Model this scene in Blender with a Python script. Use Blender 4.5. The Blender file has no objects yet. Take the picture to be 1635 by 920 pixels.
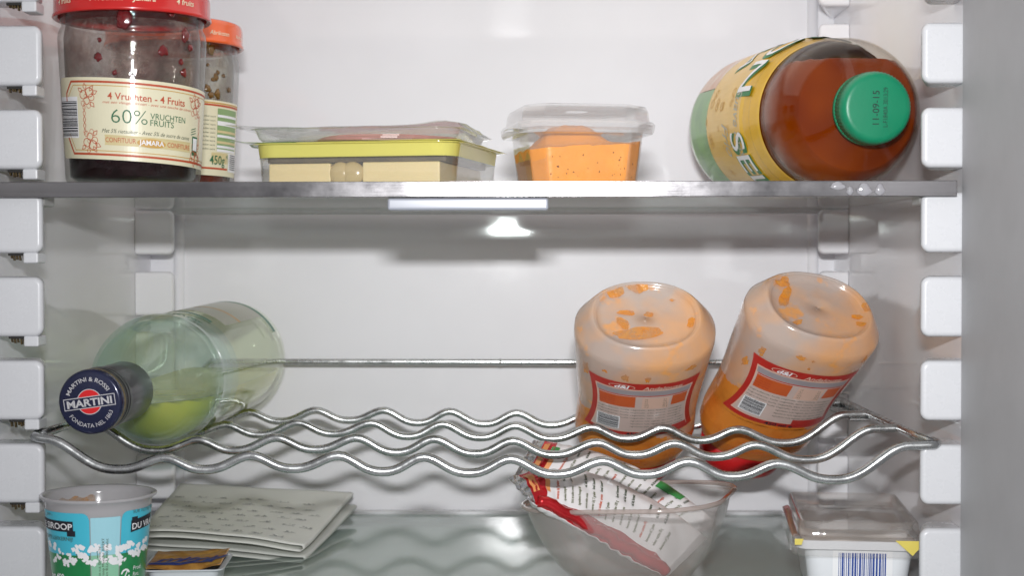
import bpy, bmesh, math, random
from mathutils import Vector, Matrix, noise as mnoise
random.seed(7)
PI = math.pi
SC = bpy.context.scene
COL = SC.collection

# ------------------------------------------------------------------ camera, world, lamps, exposure
EYE = 0.182            # lens height above the lower glass shelf
CX = 0.0284            # lens is a little right of the fridge centre
DCAM = 0.77
FPX = 2437.0
cam_data = bpy.data.cameras.new('camera')
cam = bpy.data.objects.new('camera', cam_data); COL.objects.link(cam); SC.camera = cam
cam_data.sensor_width = 36.0
cam_data.lens = 36.0 * FPX / 1635.0
cam_data.clip_start = 0.02; cam_data.clip_end = 50
YAW = math.atan((856 - 817.5) / FPX); PITCH = math.atan((460 - 412) / FPX)
cam.location = (CX, -DCAM, EYE)
cam.rotation_euler = (PI / 2 - PITCH, math.radians(0.05), YAW)
cam_data.dof.use_dof = True
cam_data.dof.focus_distance = 0.83
cam_data.dof.aperture_fstop = 13

world = bpy.data.worlds.new('World'); SC.world = world; world.use_nodes = True
world.node_tree.nodes['Background'].inputs[0].default_value = (0.97, 0.97, 1.0, 1)
world.node_tree.nodes['Background'].inputs[1].default_value = 0.35

def area(name, loc, target, sx, sy, power, color=(1, 1, 1)):
    l = bpy.data.lights.new(name, 'AREA'); l.shape = 'RECTANGLE'; l.size = sx; l.size_y = sy
    l.energy = power; l.color = color
    o = bpy.data.objects.new(name, l); COL.objects.link(o); o.location = loc
    d = Vector(target) - Vector(loc); o.rotation_euler = d.to_track_quat('-Z', 'Y').to_euler()
    return o
# the camera's own flash, above the lens
flash = area('camera_flash', (CX, -DCAM, EYE + 0.091), (CX + 0.055, 0.2, EYE + 0.02), 0.050, 0.017, 1.42, (0.99, 0.99, 1.0))
# unseen fill light added under the ceiling, standing in for the fridge's lamp
area('fridge_fill_lamp', (0.03, 0.10, EYE + 0.229), (0.03, 0.10, 0.0), 0.44, 0.26, 0.27, (1.0, 0.96, 0.91))
flash.data.spread = math.radians(78)   # a flash head throws a cone, weaker towards its rim
SC.view_settings.view_transform = 'Standard'; SC.view_settings.look = 'None'
SC.view_settings.exposure = 0.0; SC.view_settings.gamma = 1.0
SC.render.engine = 'CYCLES'
cy = SC.cycles
cy.max_bounces = 14; cy.diffuse_bounces = 9; cy.glossy_bounces = 6; cy.transmission_bounces = 8
cy.transparent_max_bounces = 32; cy.caustics_reflective = False; cy.caustics_refractive = False
cy.sample_clamp_indirect = 4.0; cy.use_denoising = True

# ------------------------------------------------------------------ helpers
_R = Matrix.Rotation(YAW, 3, 'Z') @ Matrix.Rotation(PI / 2 - PITCH, 3, 'X')
def at(px, py, Y):
    """world point at depth Y that stands where the picture shows pixel (px, py)"""
    d = _R @ Vector(((px - 817.5) / FPX, -(py - 460) / FPX, -1.0))
    t = (Y + DCAM) / d.y
    return Vector((CX, -DCAM, EYE)) + d * t

def s2l(c):
    return tuple(((v / 255.0) / 12.92 if v / 255.0 <= 0.04045 else (((v / 255.0) + 0.055) / 1.055) ** 2.4) for v in c)

def link(name, me, parent=None, mats=(), smooth=True):
    me.name = name
    for m in mats: me.materials.append(m)
    if smooth:
        for p in me.polygons: p.use_smooth = True
    o = bpy.data.objects.new(name, me); COL.objects.link(o)
    if parent: o.parent = parent
    return o

def mesh(name, verts, faces, mat, parent=None, smooth=True, recalc=True):
    me = bpy.data.meshes.new(name)
    me.from_pydata([tuple(v) for v in verts], [], [tuple(f) for f in faces])
    if recalc:
        bm = bmesh.new(); bm.from_mesh(me); bmesh.ops.recalc_face_normals(bm, faces=bm.faces)
        bm.to_mesh(me); bm.free()
    o = link(name, me, parent, (mat,), smooth)
    return o

def sharp(o, deg=35):
    me = o.data
    bm = bmesh.new(); bm.from_mesh(me)
    for e in bm.edges:
        if len(e.link_faces) == 2 and e.calc_face_angle(0) > math.radians(deg): e.smooth = False
    bm.to_mesh(me); bm.free()
    return o

def thing(name, label, cat, loc=(0, 0, 0), group=None, rot=None, mat=None):
    o = bpy.data.objects.new(name, None); COL.objects.link(o)
    o.empty_display_size = 0.02
    if mat is not None: o.matrix_world = mat
    else:
        o.location = loc
        if rot: o.rotation_euler = rot
    o['label'] = label; o['category'] = cat
    if group: o['group'] = group
    return o

def tag(o, label, cat, group=None):
    o['label'] = label; o['category'] = cat
    if group: o['group'] = group
    return o

def struct(o):
    o['kind'] = 'structure'; return o

def wn(o):
    """keep broad flat faces flat beside their small rounded edges"""
    m = o.modifiers.new('flat_faces', 'WEIGHTED_NORMAL'); m.weight = 100; m.keep_sharp = True; return o

def box_bm(x0, x1, y0, y1, z0, z1, bev=0.0, seg=2):
    bm = bmesh.new()
    bmesh.ops.create_cube(bm, size=1)
    for v in bm.verts:
        v.co = Vector(((x0 + x1) / 2 + v.co.x * (x1 - x0), (y0 + y1) / 2 + v.co.y * (y1 - y0), (z0 + z1) / 2 + v.co.z * (z1 - z0)))
    if bev > 0:
        bmesh.ops.bevel(bm, geom=bm.edges[:], offset=bev, segments=seg, affect='EDGES', profile=0.5)
    return bm

def box(name, x0, x1, y0, y1, z0, z1, mat, parent=None, bev=0.0, seg=2):
    bm = box_bm(x0, x1, y0, y1, z0, z1, bev, seg)
    me = bpy.data.meshes.new(name); bm.to_mesh(me); bm.free()
    o = sharp(link(name, me, parent, (mat,), bev > 0), 50)
    return wn(o) if bev > 0 else o

def rings(name, rs, mat, parent=None, close_a=False, close_b=False, loop=False, smooth=True, deg=None):
    """skin over successive closed rings of equal count"""
    n = len(rs[0]); V = [p for r in rs for p in r]; F = []
    m = len(rs)
    for i in range(m if loop else m - 1):
        a = i * n; b = ((i + 1) % m) * n
        for j in range(n):
            k = (j + 1) % n
            F.append((a + j, a + k, b + k, b + j))
    if close_a: F.append(tuple(range(n))[::-1])
    if close_b: F.append(tuple(range((m - 1) * n, m * n)))
    o = mesh(name, V, F, mat, parent, smooth)
    if deg: sharp(o, deg)
    return o

def lathe_rings(prof, n=64, xf=None):
    out = []
    for r, z in prof:
        ring = [Vector((max(r, 1e-5) * math.cos(2 * PI * j / n), max(r, 1e-5) * math.sin(2 * PI * j / n), z)) for j in range(n)]
        if xf: ring = [xf(p) for p in ring]
        out.append(ring)
    return out

def shell(prof, t):
    """closed profile: outer wall up, inner wall back (offset inward by t)"""
    inner = [(max(r - t, 0), z + (t if i == 0 or prof[i][0] < 1e-4 else 0)) for i, (r, z) in enumerate(prof)]
    return prof + inner[::-1]

def rrect(a, b, r, z=0.0, n=8, cx=0, cy=0):
    r = min(r, a - 1e-5, b - 1e-5); pts = []
    for qx, qy, a0 in ((1, 1, 0), (-1, 1, 90), (-1, -1, 180), (1, -1, 270)):
        for i in range(n + 1):
            an = math.radians(a0 + 90 * i / n)
            pts.append(Vector((cx + qx * (a - r) + r * math.cos(an), cy + qy * (b - r) + r * math.sin(an), z)))
    return pts

def supell(a, b, z, p=2.3, n=64):
    out = []
    for j in range(n):
        t = 2 * PI * j / n; c, s = math.cos(t), math.sin(t)
        out.append(Vector((a * math.copysign(abs(c) ** (2 / p), c), b * math.copysign(abs(s) ** (2 / p), s), z)))
    return out

def tube(name, pts, r, mat, parent=None, n=12):
    pts = [Vector(p) for p in pts]; rs = []
    up = Vector((0, 0, 1)); prev = None
    for i, p in enumerate(pts):
        d = (pts[min(i + 1, len(pts) - 1)] - pts[max(i - 1, 0)]).normalized()
        if prev is None:
            u = d.cross(up if abs(d.z) < 0.9 else Vector((1, 0, 0))).normalized()
        else:
            u = (prev - d * prev.dot(d)).normalized()
        prev = u; w = d.cross(u)
        rs.append([p + (u * math.cos(2 * PI * j / n) + w * math.sin(2 * PI * j / n)) * r for j in range(n)])
    return rings(name, rs, mat, parent, True, True)

# ---------------- print (flat graphics laid on a surface) ----------------
_tc = {}
def text_geo(s, shear=0.0, bold=0.0, space=1.0, fine=0.0):
    key = (s, shear, bold, space, fine)
    if key in _tc: return _tc[key]
    c = bpy.data.curves.new('t', 'FONT'); c.body = s; c.size = 1.0; c.shear = shear; c.offset = bold
    c.resolution_u = 3; c.space_character = space
    o = bpy.data.objects.new('t', c)
    me = bpy.data.meshes.new_from_object(o)
    if fine:
        bm = bmesh.new(); bm.from_mesh(me); bmesh.ops.triangulate(bm, faces=bm.faces)
        for _ in range(5):
            es = [e for e in bm.edges if e.calc_length() > fine]
            if not es: break
            bmesh.ops.subdivide_edges(bm, edges=es, cuts=1); bmesh.ops.triangulate(bm, faces=bm.faces)
        bm.to_mesh(me); bm.free()
    V = [(v.co.x, v.co.y) for v in me.vertices]; F = [tuple(p.vertices) for p in me.polygons]
    bpy.data.objects.remove(o); bpy.data.curves.remove(c); bpy.data.meshes.remove(me)
    w = (min(v[0] for v in V), max(v[0] for v in V))
    V = [((x - w[0]), y) for x, y in V]
    _tc[key] = (V, F, w[1] - w[0]); return _tc[key]

class Print:
    def __init__(self): self.it = {}
    def add(self, mat, layer, V, F):
        vs, fs = self.it.setdefault(mat.name, [mat, [], []])[1:]
        o = len(vs); vs.extend((u, v, layer) for u, v in V); fs.extend(tuple(i + o for i in f) for f in F)
    def strip(self, mat, layer, us, lo, hi, nv=2):
        V = []; F = []; n = nv + 1
        for u in us:
            a, b = lo(u), hi(u)
            for k in range(n): V.append((u, a + (b - a) * k / nv))
        for i in range(len(us) - 1):
            for k in range(nv): F.append((i * n + k, (i + 1) * n + k, (i + 1) * n + k + 1, i * n + k + 1))
        self.add(mat, layer, V, F)
    def rect(self, mat, layer, u0, v0, u1, v1, cell=0.002):
        n = max(1, int(abs(u1 - u0) / cell)); m = max(1, int(abs(v1 - v0) / (cell * 2)))
        self.strip(mat, layer, [u0 + (u1 - u0) * i / n for i in range(n + 1)], lambda u: v0, lambda u: v1, m)
    def stroke(self, mat, layer, pts, w, closed=False, cell=0.002):
        P = list(pts) + ([pts[0]] if closed else [])
        for (a, b) in zip(P[:-1], P[1:]):
            L = math.hypot(b[0] - a[0], b[1] - a[1])
            if L < 1e-9: continue
            n = max(1, int(L / cell)); nx, ny = -(b[1] - a[1]) / L * w / 2, (b[0] - a[0]) / L * w / 2
            ex, ey = (b[0] - a[0]) / L * w * .3, (b[1] - a[1]) / L * w * .3
            V = []
            for i in range(n + 1):
                t = i / n; x = a[0] - ex + (b[0] - a[0] + 2 * ex) * t; y = a[1] - ey + (b[1] - a[1] + 2 * ey) * t
                V += [(x + nx, y + ny), (x - nx, y - ny)]
            self.add(mat, layer, V, [(2 * i, 2 * i + 1, 2 * i + 3, 2 * i + 2) for i in range(n)])
    def disc(self, mat, layer, u, v, ru, rv=None, n=20, jag=0.0, hole=0.0, a0=0, a1=360):
        rv = rv or ru
        V = []; F = []
        cl = abs(a1 - a0) >= 360
        for j in range(n + (0 if cl else 1)):
            t = math.radians(a0 + (a1 - a0) * j / n); k = 1 + random.uniform(-jag, jag)
            V.append((u + ru * k * math.cos(t), v + rv * k * math.sin(t)))
            V.append((u + ru * hole * math.cos(t), v + rv * hole * math.sin(t)))
        m = len(V) // 2
        for j in range(m if cl else m - 1):
            k = (j + 1) % m
            F.append((2 * j, 2 * k, 2 * k + 1, 2 * j + 1) if hole else (2 * j, 2 * k, 2 * j + 1))
        self.add(mat, layer, V, F)
    def text(self, mat, layer, s, u, v, size, align='L', rot=0.0, shear=0.0, bold=0.0, width=None, arc=None, space=1.0):
        V, F, w = text_geo(s, shear, bold, space)
        sx = size if width is None else width / w
        off = {'L': 0, 'C': -w * sx / 2, 'R': -w * sx}[align]
        P = []
        cr, sr = math.cos(rot), math.sin(rot)
        for x, y in V:
            X = x * sx + off; Y = y * size
            if arc:      # arc = radius; positive: over the top, negative: along the bottom
                if arc > 0: th = PI / 2 - X / arc; q = arc + Y
                else: th = -PI / 2 + X / -arc; q = -arc - Y
                X, Y = q * math.cos(th), q * math.sin(th)
            P.append((u + X * cr - Y * sr, v + X * sr + Y * cr))
        self.add(mat, layer, P, F)
    def build(self, name, parent, mp, base=0.00025, step=0.00012):
        out = []
        for k, (mat, vs, fs) in self.it.items():
            o = mesh(name if not out else name.replace('_print', '') + '_print', [mp(u, v, base + l * step) for u, v, l in vs], fs, mat, parent, False, False)
            if out: o['kind'] = 'stuff'
            out.append(o)
        return out

# ---------------- materials ----------------
def newmat(name):
    m = bpy.data.materials.new(name); m.use_nodes = True; nt = m.node_tree
    nt.nodes.clear(); out = nt.nodes.new('ShaderNodeOutputMaterial'); return m, nt, out
def N(nt, t, **kw):
    n = nt.nodes.new(t)
    for k, v in kw.items():
        if k in n.inputs: n.inputs[k].default_value = v
        else: setattr(n, k, v)
    return n
def c4(c): return (c[0], c[1], c[2], 1)
def noise_fac(nt, scale, lo, hi, detail=4, stretch=(1, 1, 1), rough=0.55, seed=0.0):
    tc = N(nt, 'ShaderNodeTexCoord'); mp = N(nt, 'ShaderNodeMapping')
    mp.inputs['Scale'].default_value = stretch; mp.inputs['Location'].default_value = (seed, seed * 1.7, seed * .3)
    nz = N(nt, 'ShaderNodeTexNoise'); nz.inputs['Scale'].default_value = scale; nz.inputs['Detail'].default_value = detail
    nz.inputs['Roughness'].default_value = rough
    mr = N(nt, 'ShaderNodeMapRange'); mr.inputs['From Min'].default_value = lo; mr.inputs['From Max'].default_value = hi
    nt.links.new(tc.outputs['Object'], mp.inputs['Vector']); nt.links.new(mp.outputs['Vector'], nz.inputs['Vector'])
    nt.links.new(nz.outputs['Fac'], mr.inputs['Value'])
    return mr.outputs['Result'], nz.outputs['Fac']
def mixc(nt, fac, a, b):
    m = N(nt, 'ShaderNodeMix'); m.data_type = 'RGBA'
    def put(s, v):
        if isinstance(v, (tuple, list)): s.default_value = c4(v)
        else: nt.links.new(v, s)
    if isinstance(fac, float): m.inputs[0].default_value = fac
    else: nt.links.new(fac, m.inputs[0])
    put(m.inputs[6], a); put(m.inputs[7], b); return m.outputs[2]
def solid(name, col, rough=0.4, metal=0.0, var=0.08, vscale=60.0, bump=0.0, bscale=300.0, spec=0.5, stretch=(1, 1, 1), coat=0.0, sss=0.0, col2=None, lo=.35, hi=.65, aniso=0.0):
    m, nt, out = newmat(name); b = N(nt, 'ShaderNodeBsdfPrincipled')
    col2 = col2 or tuple(v * (1 - var) for v in col)
    f, raw = noise_fac(nt, vscale, lo, hi, stretch=stretch)
    nt.links.new(mixc(nt, f, col, col2), b.inputs['Base Color'])
    b.inputs['Roughness'].default_value = rough; b.inputs['Metallic'].default_value = metal
    b.inputs['Specular IOR Level'].default_value = spec; b.inputs['Coat Weight'].default_value = coat
    b.inputs['Coat Roughness'].default_value = 0.06
    if aniso: b.inputs['Anisotropic'].default_value = aniso
    if sss:
        b.inputs['Subsurface Weight'].default_value = sss; b.inputs['Subsurface Scale'].default_value = 0.004
        b.inputs['Subsurface Radius'].default_value = (1, .6, .35)
    if bump:
        f2, r2 = noise_fac(nt, bscale, 0, 1, stretch=stretch); bp = N(nt, 'ShaderNodeBump'); bp.inputs['Strength'].default_value = bump
        bp.inputs['Distance'].default_value = 0.0006; nt.links.new(f2, bp.inputs['Height']); nt.links.new(bp.outputs[0], b.inputs['Normal'])
    nt.links.new(b.outputs[0], out.inputs['Surface']); return m
def clear(name, tint=(.97, .985, .98), edge=(.6, .7, .66), rough=0.03, haze=0.0, hcol=(.8, .8, .8), hnoise=None, refl=1.0, bump=0.0, bscale=120.0, f0=0.045, pw=3.0, stain=None, thru=0.4):
    """thin clear wall: tinted see-through + mirror by angle + optional milky haze and stains"""
    m, nt, out = newmat(name); L = nt.links.new
    g = N(nt, 'ShaderNodeNewGeometry'); dot = N(nt, 'ShaderNodeVectorMath', operation='DOT_PRODUCT')
    L(g.outputs['Incoming'], dot.inputs[0]); L(g.outputs['Normal'], dot.inputs[1])
    ab = N(nt, 'ShaderNodeMath', operation='ABSOLUTE'); L(dot.outputs['Value'], ab.inputs[0])
    om = N(nt, 'ShaderNodeMath', operation='SUBTRACT'); om.inputs[0].default_value = 1; L(ab.outputs[0], om.inputs[1]); om.use_clamp = True
    p5 = N(nt, 'ShaderNodeMath', operation='POWER'); L(om.outputs[0], p5.inputs[0]); p5.inputs[1].default_value = 5
    fr = N(nt, 'ShaderNodeMath', operation='MULTIPLY_ADD'); L(p5.outputs[0], fr.inputs[0]); fr.inputs[1].default_value = (1 - f0) * refl; fr.inputs[2].default_value = f0 * refl
    p3 = N(nt, 'ShaderNodeMath', operation='POWER'); L(om.outputs[0], p3.inputs[0]); p3.inputs[1].default_value = pw
    tr = N(nt, 'ShaderNodeBsdfTransparent'); L(mixc(nt, p3.outputs[0], tint, edge), tr.inputs[0])
    gl = N(nt, 'ShaderNodeBsdfGlossy'); gl.inputs['Roughness'].default_value = rough; gl.inputs['Color'].default_value = (1, 1, 1, 1)
    base = tr.outputs[0]
    if haze > 0:
        df = N(nt, 'ShaderNodeBsdfDiffuse'); df.inputs[0].default_value = c4(hcol)
        tl = N(nt, 'ShaderNodeBsdfTranslucent'); tl.inputs[0].default_value = c4(hcol)
        dm = N(nt, 'ShaderNodeMixShader'); dm.inputs[0].default_value = thru; L(df.outputs[0], dm.inputs[1]); L(tl.outputs[0], dm.inputs[2])
        hm = N(nt, 'ShaderNodeMixShader'); L(base, hm.inputs[1]); L(dm.outputs[0], hm.inputs[2])
        if hnoise:
            f, _ = noise_fac(nt, hnoise[0], hnoise[1], hnoise[2], detail=6)
            mu = N(nt, 'ShaderNodeMath', operation='MULTIPLY'); L(f, mu.inputs[0]); mu.inputs[1].default_value = haze; L(mu.outputs[0], hm.inputs[0])
        else: hm.inputs[0].default_value = haze
        base = hm.outputs[0]
    if stain:
        for k, (scol, scale, lo, hi, amt, seed) in enumerate(stain):
            f, _ = noise_fac(nt, scale, lo, hi, detail=3, seed=seed)
            df = N(nt, 'ShaderNodeBsdfPrincipled'); df.inputs['Base Color'].default_value = c4(scol); df.inputs['Roughness'].default_value = .3
            mu = N(nt, 'ShaderNodeMath', operation='MULTIPLY'); L(f, mu.inputs[0]); mu.inputs[1].default_value = amt
            sm = N(nt, 'ShaderNodeMixShader'); L(mu.outputs[0], sm.inputs[0]); L(base, sm.inputs[1]); L(df.outputs[0], sm.inputs[2]); base = sm.outputs[0]
    mx = N(nt, 'ShaderNodeMixShader'); L(fr.outputs[0], mx.inputs[0]); L(base, mx.inputs[1]); L(gl.outputs[0], mx.inputs[2])
    if bump:
        f2, _ = noise_fac(nt, bscale, 0, 1); bp = N(nt, 'ShaderNodeBump'); bp.inputs['Strength'].default_value = bump
        bp.inputs['Distance'].default_value = 0.0008; L(f2, bp.inputs['Height']); L(bp.outputs[0], gl.inputs['Normal'])
    L(mx.outputs[0], out.inputs['Surface']); return m

WALL = solid('fridge_liner', s2l((231, 231, 234)), 0.05, var=.03, vscale=14, bump=.03, bscale=30)
def rough_patches(m, scale, lo, hi):
    nt = m.node_tree; b = [n for n in nt.nodes if n.type == 'BSDF_PRINCIPLED'][0]
    f, _ = noise_fac(nt, scale, .38, .68, detail=7, rough=.65, seed=11)
    mr = N(nt, 'ShaderNodeMapRange'); mr.inputs['To Min'].default_value = lo; mr.inputs['To Max'].default_value = hi
    nt.links.new(f, mr.inputs['Value']); nt.links.new(mr.outputs['Result'], b.inputs['Roughness'])
rough_patches(WALL, 26, .045, .070)
BLOCKM = solid('white_moulding', s2l((212, 213, 216)), 0.26, var=.03, vscale=40, bump=.04, bscale=160)
rough_patches(BLOCKM, 60, .2, .4)
STEEL = solid('brushed_steel', s2l((138, 136, 138)), 0.185, metal=1.0, var=.35, vscale=70, bump=.10, bscale=600, stretch=(.06, 1, 1))
CHROME = solid('chromed_wire', s2l((206, 208, 208)), 0.27, metal=1.0, var=.25, vscale=110, bump=.12, bscale=420)
GREYPL = solid('grey_plastic', s2l((168, 168, 166)), 0.4)
rough_patches(STEEL, 40, .16, .25)
rough_patches(CHROME, 160, .20, .36)
DARK = solid('dark_recess', (.02, .018, .016), 0.7)
BRASS = solid('brown_gold_contact', s2l((96, 80, 52)), 0.4, metal=.6, var=.5, vscale=600)
SHELFGLASS = clear('shelf_glass', (.97, .985, .98), (.88, .93, .91), 0.02, haze=.14, hcol=(.84, .90, .87), refl=.78)
HANDLEM = solid('pale_blue_grey_plastic', s2l((158, 162, 172)), 0.3, var=.03)
EDGEGREEN = solid('glass_edge_green', s2l((30, 110, 80)), 0.4)

# ------------------------------------------------------------------ the setting: fridge cavity
XW = 0.243; XWL = 0.249; YB = 0.33; ZT = EYE + 0.232; ZB = -0.20
def yb(x, z): return YB + 0.0235 * (z - EYE) + 0.0164 * (x - CX)
def wall_grid():
    nx, nz = 12, 16; V = []; F = []
    for i in range(nx + 1):
        for j in range(nz + 1):
            x = -XWL - .004 + (XWL + XW + .008) * i / nx; z = ZB + (ZT - ZB) * j / nz
            V.append((x, yb(x, z), z))
    for i in range(nx):
        for j in range(nz):
            a = i * (nz + 1) + j; F.append((a, a + nz + 1, a + nz + 2, a + 1))
    n0 = len(V)
    V += [(x, y + .03, z) for x, y, z in V[:n0]]
    F += [tuple(i + n0 for i in f)[::-1] for f in F[:]]
    return V, F
back = struct(mesh('back_wall', *wall_grid(), WALL, None, True))
for xx in (at(291, 400, .335).x, at(1297, 400, .335).x):
    pts = []
    for k, (dx, dy) in enumerate(((-.0042, .002), (-.0038, -.001), (-.0026, -.0024), (0, -.003), (.0026, -.0024), (.0038, -.001), (.0042, .002))):
        pts.append((dx, dy))
    V = []; F = []
    for z in (ZB, ZT):
        for dx, dy in pts: V.append((xx + dx, yb(xx, z) + dy, z))
    for i in range(6): F.append((i, i + 1, i + 8, i + 7))
    F += [tuple(range(7)), tuple(range(13, 6, -1))]
    mesh('moulded_rib', V, F, WALL, back)
left = struct(box('left_wall', -XWL - .03, -XWL, .0002, .36, ZB, ZT, WALL))
right = struct(box('right_wall', XW, XW + .03, .0002, .36, ZB, ZT, WALL))
JAMB = solid('grey_jamb', s2l((176, 176, 178)), .6, var=.06, vscale=30)
for q in (-1, 1):
    x_ = XW if q > 0 else XWL; j_ = sorted((q * (x_ - .0012), q * (x_ + .03)))
    struct(box('front_jamb', j_[0], j_[1], -.32, -.0002, ZB, ZT, JAMB, None, .001))
struct(box('ceiling', -XWL - .03, XW + .03, -.045, .36, ZT, ZT + .03, WALL, None, .003))
struct(box('cavity_floor', -XWL - .03, XW + .03, -.16, .36, ZB - .02, ZB, WALL))

def support_mesh(dep, w):
    """moulded shelf support: flush with the wall, rounded on its free corners and front edge"""
    h = .0306; r = .0046
    def outline(ins, y):
        a, b = w - ins - max(0, y - .003) * .30, h - 2 * ins; q = max(r - ins, .001); pts = [(0, -ins)]
        for k in range(7): t = PI / 2 * k / 6; pts.append((a - q + q * math.sin(t), -ins - q + q * math.cos(t)))
        for k in range(7): t = PI / 2 * k / 6; pts.append((a - q + q * math.cos(t), -h + ins + q - q * math.sin(t)))
        pts.append((0, -h + ins)); return pts
    lv = [(.0026, 0), (.0012, .0005), (.0004, .0014), (0, .0030), (0, dep)]
    rs = [[(x, y, z) for x, z in outline(i, y)] for i, y in lv]; n = len(rs[0])
    V = [p for q in rs for p in q]; F = [tuple(range(n))]
    for k in range(len(rs) - 1):
        for j in range(n): j2 = (j + 1) % n; F.append((k * n + j, (k + 1) * n + j, (k + 1) * n + j2, k * n + j2))
    F.append(tuple(range((len(rs) - 1) * n, len(rs) * n))[::-1])
    me = bpy.data.meshes.new('shelf_support'); me.from_pydata(V, [], F)
    bm = bmesh.new(); bm.from_mesh(me); bmesh.ops.recalc_face_normals(bm, faces=bm.faces)
    for f in bm.faces: f.smooth = True
    for e in bm.edges:
        if len(e.link_faces) == 2 and e.calc_face_angle(0) > math.radians(48): e.smooth = False
    bm.to_mesh(me); bm.free(); me.materials.append(BLOCKM)
    return me
mf = (support_mesh(.020, .0266), support_mesh(.020, .0206)); mb = (support_mesh(.055, .0266), support_mesh(.055, .0206))
for m__ in mb: m__.materials[0] = WALL
tabm = bpy.data.meshes.new('clip_tab'); b_ = box_bm(.0166, .0242, .001, .014, -.0356, -.0302, .0008); b_.to_mesh(tabm); b_.free(); tabm.materials.append(BLOCKM)
for k in range(-3, 8):
    z = EYE + (412 - (38 + 134.5 * k)) / 3165.0
    for side, par in ((-1, left), (1, right)):
        q_ = 0 if side < 0 else 1
        for depth, me in ((0.0, mf[q_]), (0.281, mb[q_])):
            o = bpy.data.objects.new('shelf_support', me); COL.objects.link(o); o.parent = par; wn(o)
            o.location = (side * ((XW if side > 0 else XWL) - .0003), depth, z); o.scale = (-side, 1, 1)
            if depth == 0.0 and side == -1:
                t = bpy.data.objects.new('clip_tab', tabm); COL.objects.link(t); t.parent = o
                s = box('slot', .0080, .0164, .004, .012, -.0318, -.0301, DARK, o)
                # small brown and gold contacts seen under each support
                V = []; F = []
                for q in range(5):
                    x0 = .0086 + q * .0016 + random.uniform(-.0003, .0003); w = .0008
                    zz = -.0318 - random.uniform(.0012, .0030); b0 = len(V)
                    for (x, zv) in ((x0, -.0315), (x0 + w, -.0315), (x0 + w + .0004, zz), (x0 + .0004, zz)):
                        V += [(x, .0045, zv), (x, .0062, zv)]
                    F += [(b0, b0 + 2, b0 + 4, b0 + 6), (b0 + 1, b0 + 7, b0 + 5, b0 + 3), (b0, b0 + 1, b0 + 3, b0 + 2), (b0 + 2, b0 + 3, b0 + 5, b0 + 4), (b0 + 4, b0 + 5, b0 + 7, b0 + 6), (b0 + 6, b0 + 7, b0 + 1, b0)]
                mesh('contact_pins', V, F, BRASS, o, False)

# ------------------------------------------------------------------ glass shelves
def glass_shelf(zt, label, handle=True, drops=False):
    """zt: top of the steel strip"""
    t = thing('glass_shelf', label, 'fridge shelf', (0, 0, zt))
    box('glass_panel', -.2375, .2375, .0042, .312, -.0050, -.0010, SHELFGLASS, t, .0006, 1)
    box('front_strip', -.2478, at(1528, 300, -.004).x, -.0045, .0035, -.0078, 0, STEEL, t, .0003, 2)
    box('rear_strip', -.2375, .2375, .3125, .3185, -.0075, .0008, BLOCKM, t, .001, 1)
    for s in (-1, 1):
        box('end_bracket', *(sorted((s * .2395, s * .2220))), .0040, .022, -.0120, -.0055, GREYPL, t, .0015)
        box('corner_refraction', *(sorted((s * .2130, s * .2060))), .0060, .012, -.0072, -.0052, EDGEGREEN, t, .0006)  # added green blocks: refraction at the glass edge put into solid colour
    if handle:
        box('handle_plate', CX - .0752, CX + .0063, .0004, .014, -.0143, -.0080, HANDLEM, t, .0014, 3)
    return t
ZS = EYE + .0385
mid_shelf = glass_shelf(ZS, 'glass shelf edged with a brushed steel strip, under the jars and the tubs')
GTOP = ZS - .0010
MILK = clear('dried_milk_drop', (.9, .9, .92), (.7, .7, .72), .1, haze=.6, hcol=(.75, .74, .78))
for px, py, rx, rz in ((1338, 297, .0030, .0021), (1357, 305, .0013, .0022), (1380, 303, .0030, .0032), (1405, 303, .0020, .0030)):
    p = at(px, py, -.0048); V = []; F = []
    bm = bmesh.new(); bmesh.ops.create_icosphere(bm, subdivisions=3, radius=1)
    for v in bm.verts:
        n_ = mnoise.noise(v.co * 1.3 + Vector((px, 0, 0))); v.co = Vector((v.co.x * rx * (1 + .35 * n_) * (1.2 if v.co.z < 0 else .95), v.co.y * .0009, v.co.z * rz))
        v.co += Vector((p.x, -.0048, p.z)) - Vector((0, 0, ZS))
    me = bpy.data.meshes.new('dried_drip'); bm.to_mesh(me); bm.free(); link('dried_drip', me, mid_shelf, (MILK,))

LOWGLASS = clear('lower_shelf_glass', (.94, .965, .955), (.82, .88, .86), 0.055, haze=.36, hcol=s2l((220, 230, 226)), refl=.85)
low = thing('glass_shelf', 'lower greenish glass shelf under the cup, the bowl and the white tub', 'fridge shelf', (0, 0, 0))
box('glass_panel', -.2375, .2375, -.02, .308, -.0042, 0, LOWGLASS, low, .0006, 1)
box('rear_strip', -.2375, .2375, .3085, .3155, -.0065, .0022, BLOCKM, low, .001, 1)
struct(box('drawer_cover', -.236, .236, -.05, .3175, -.030, -.0085, solid('drawer_cover', s2l((236, 241, 239)), .35), None, .002))

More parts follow.
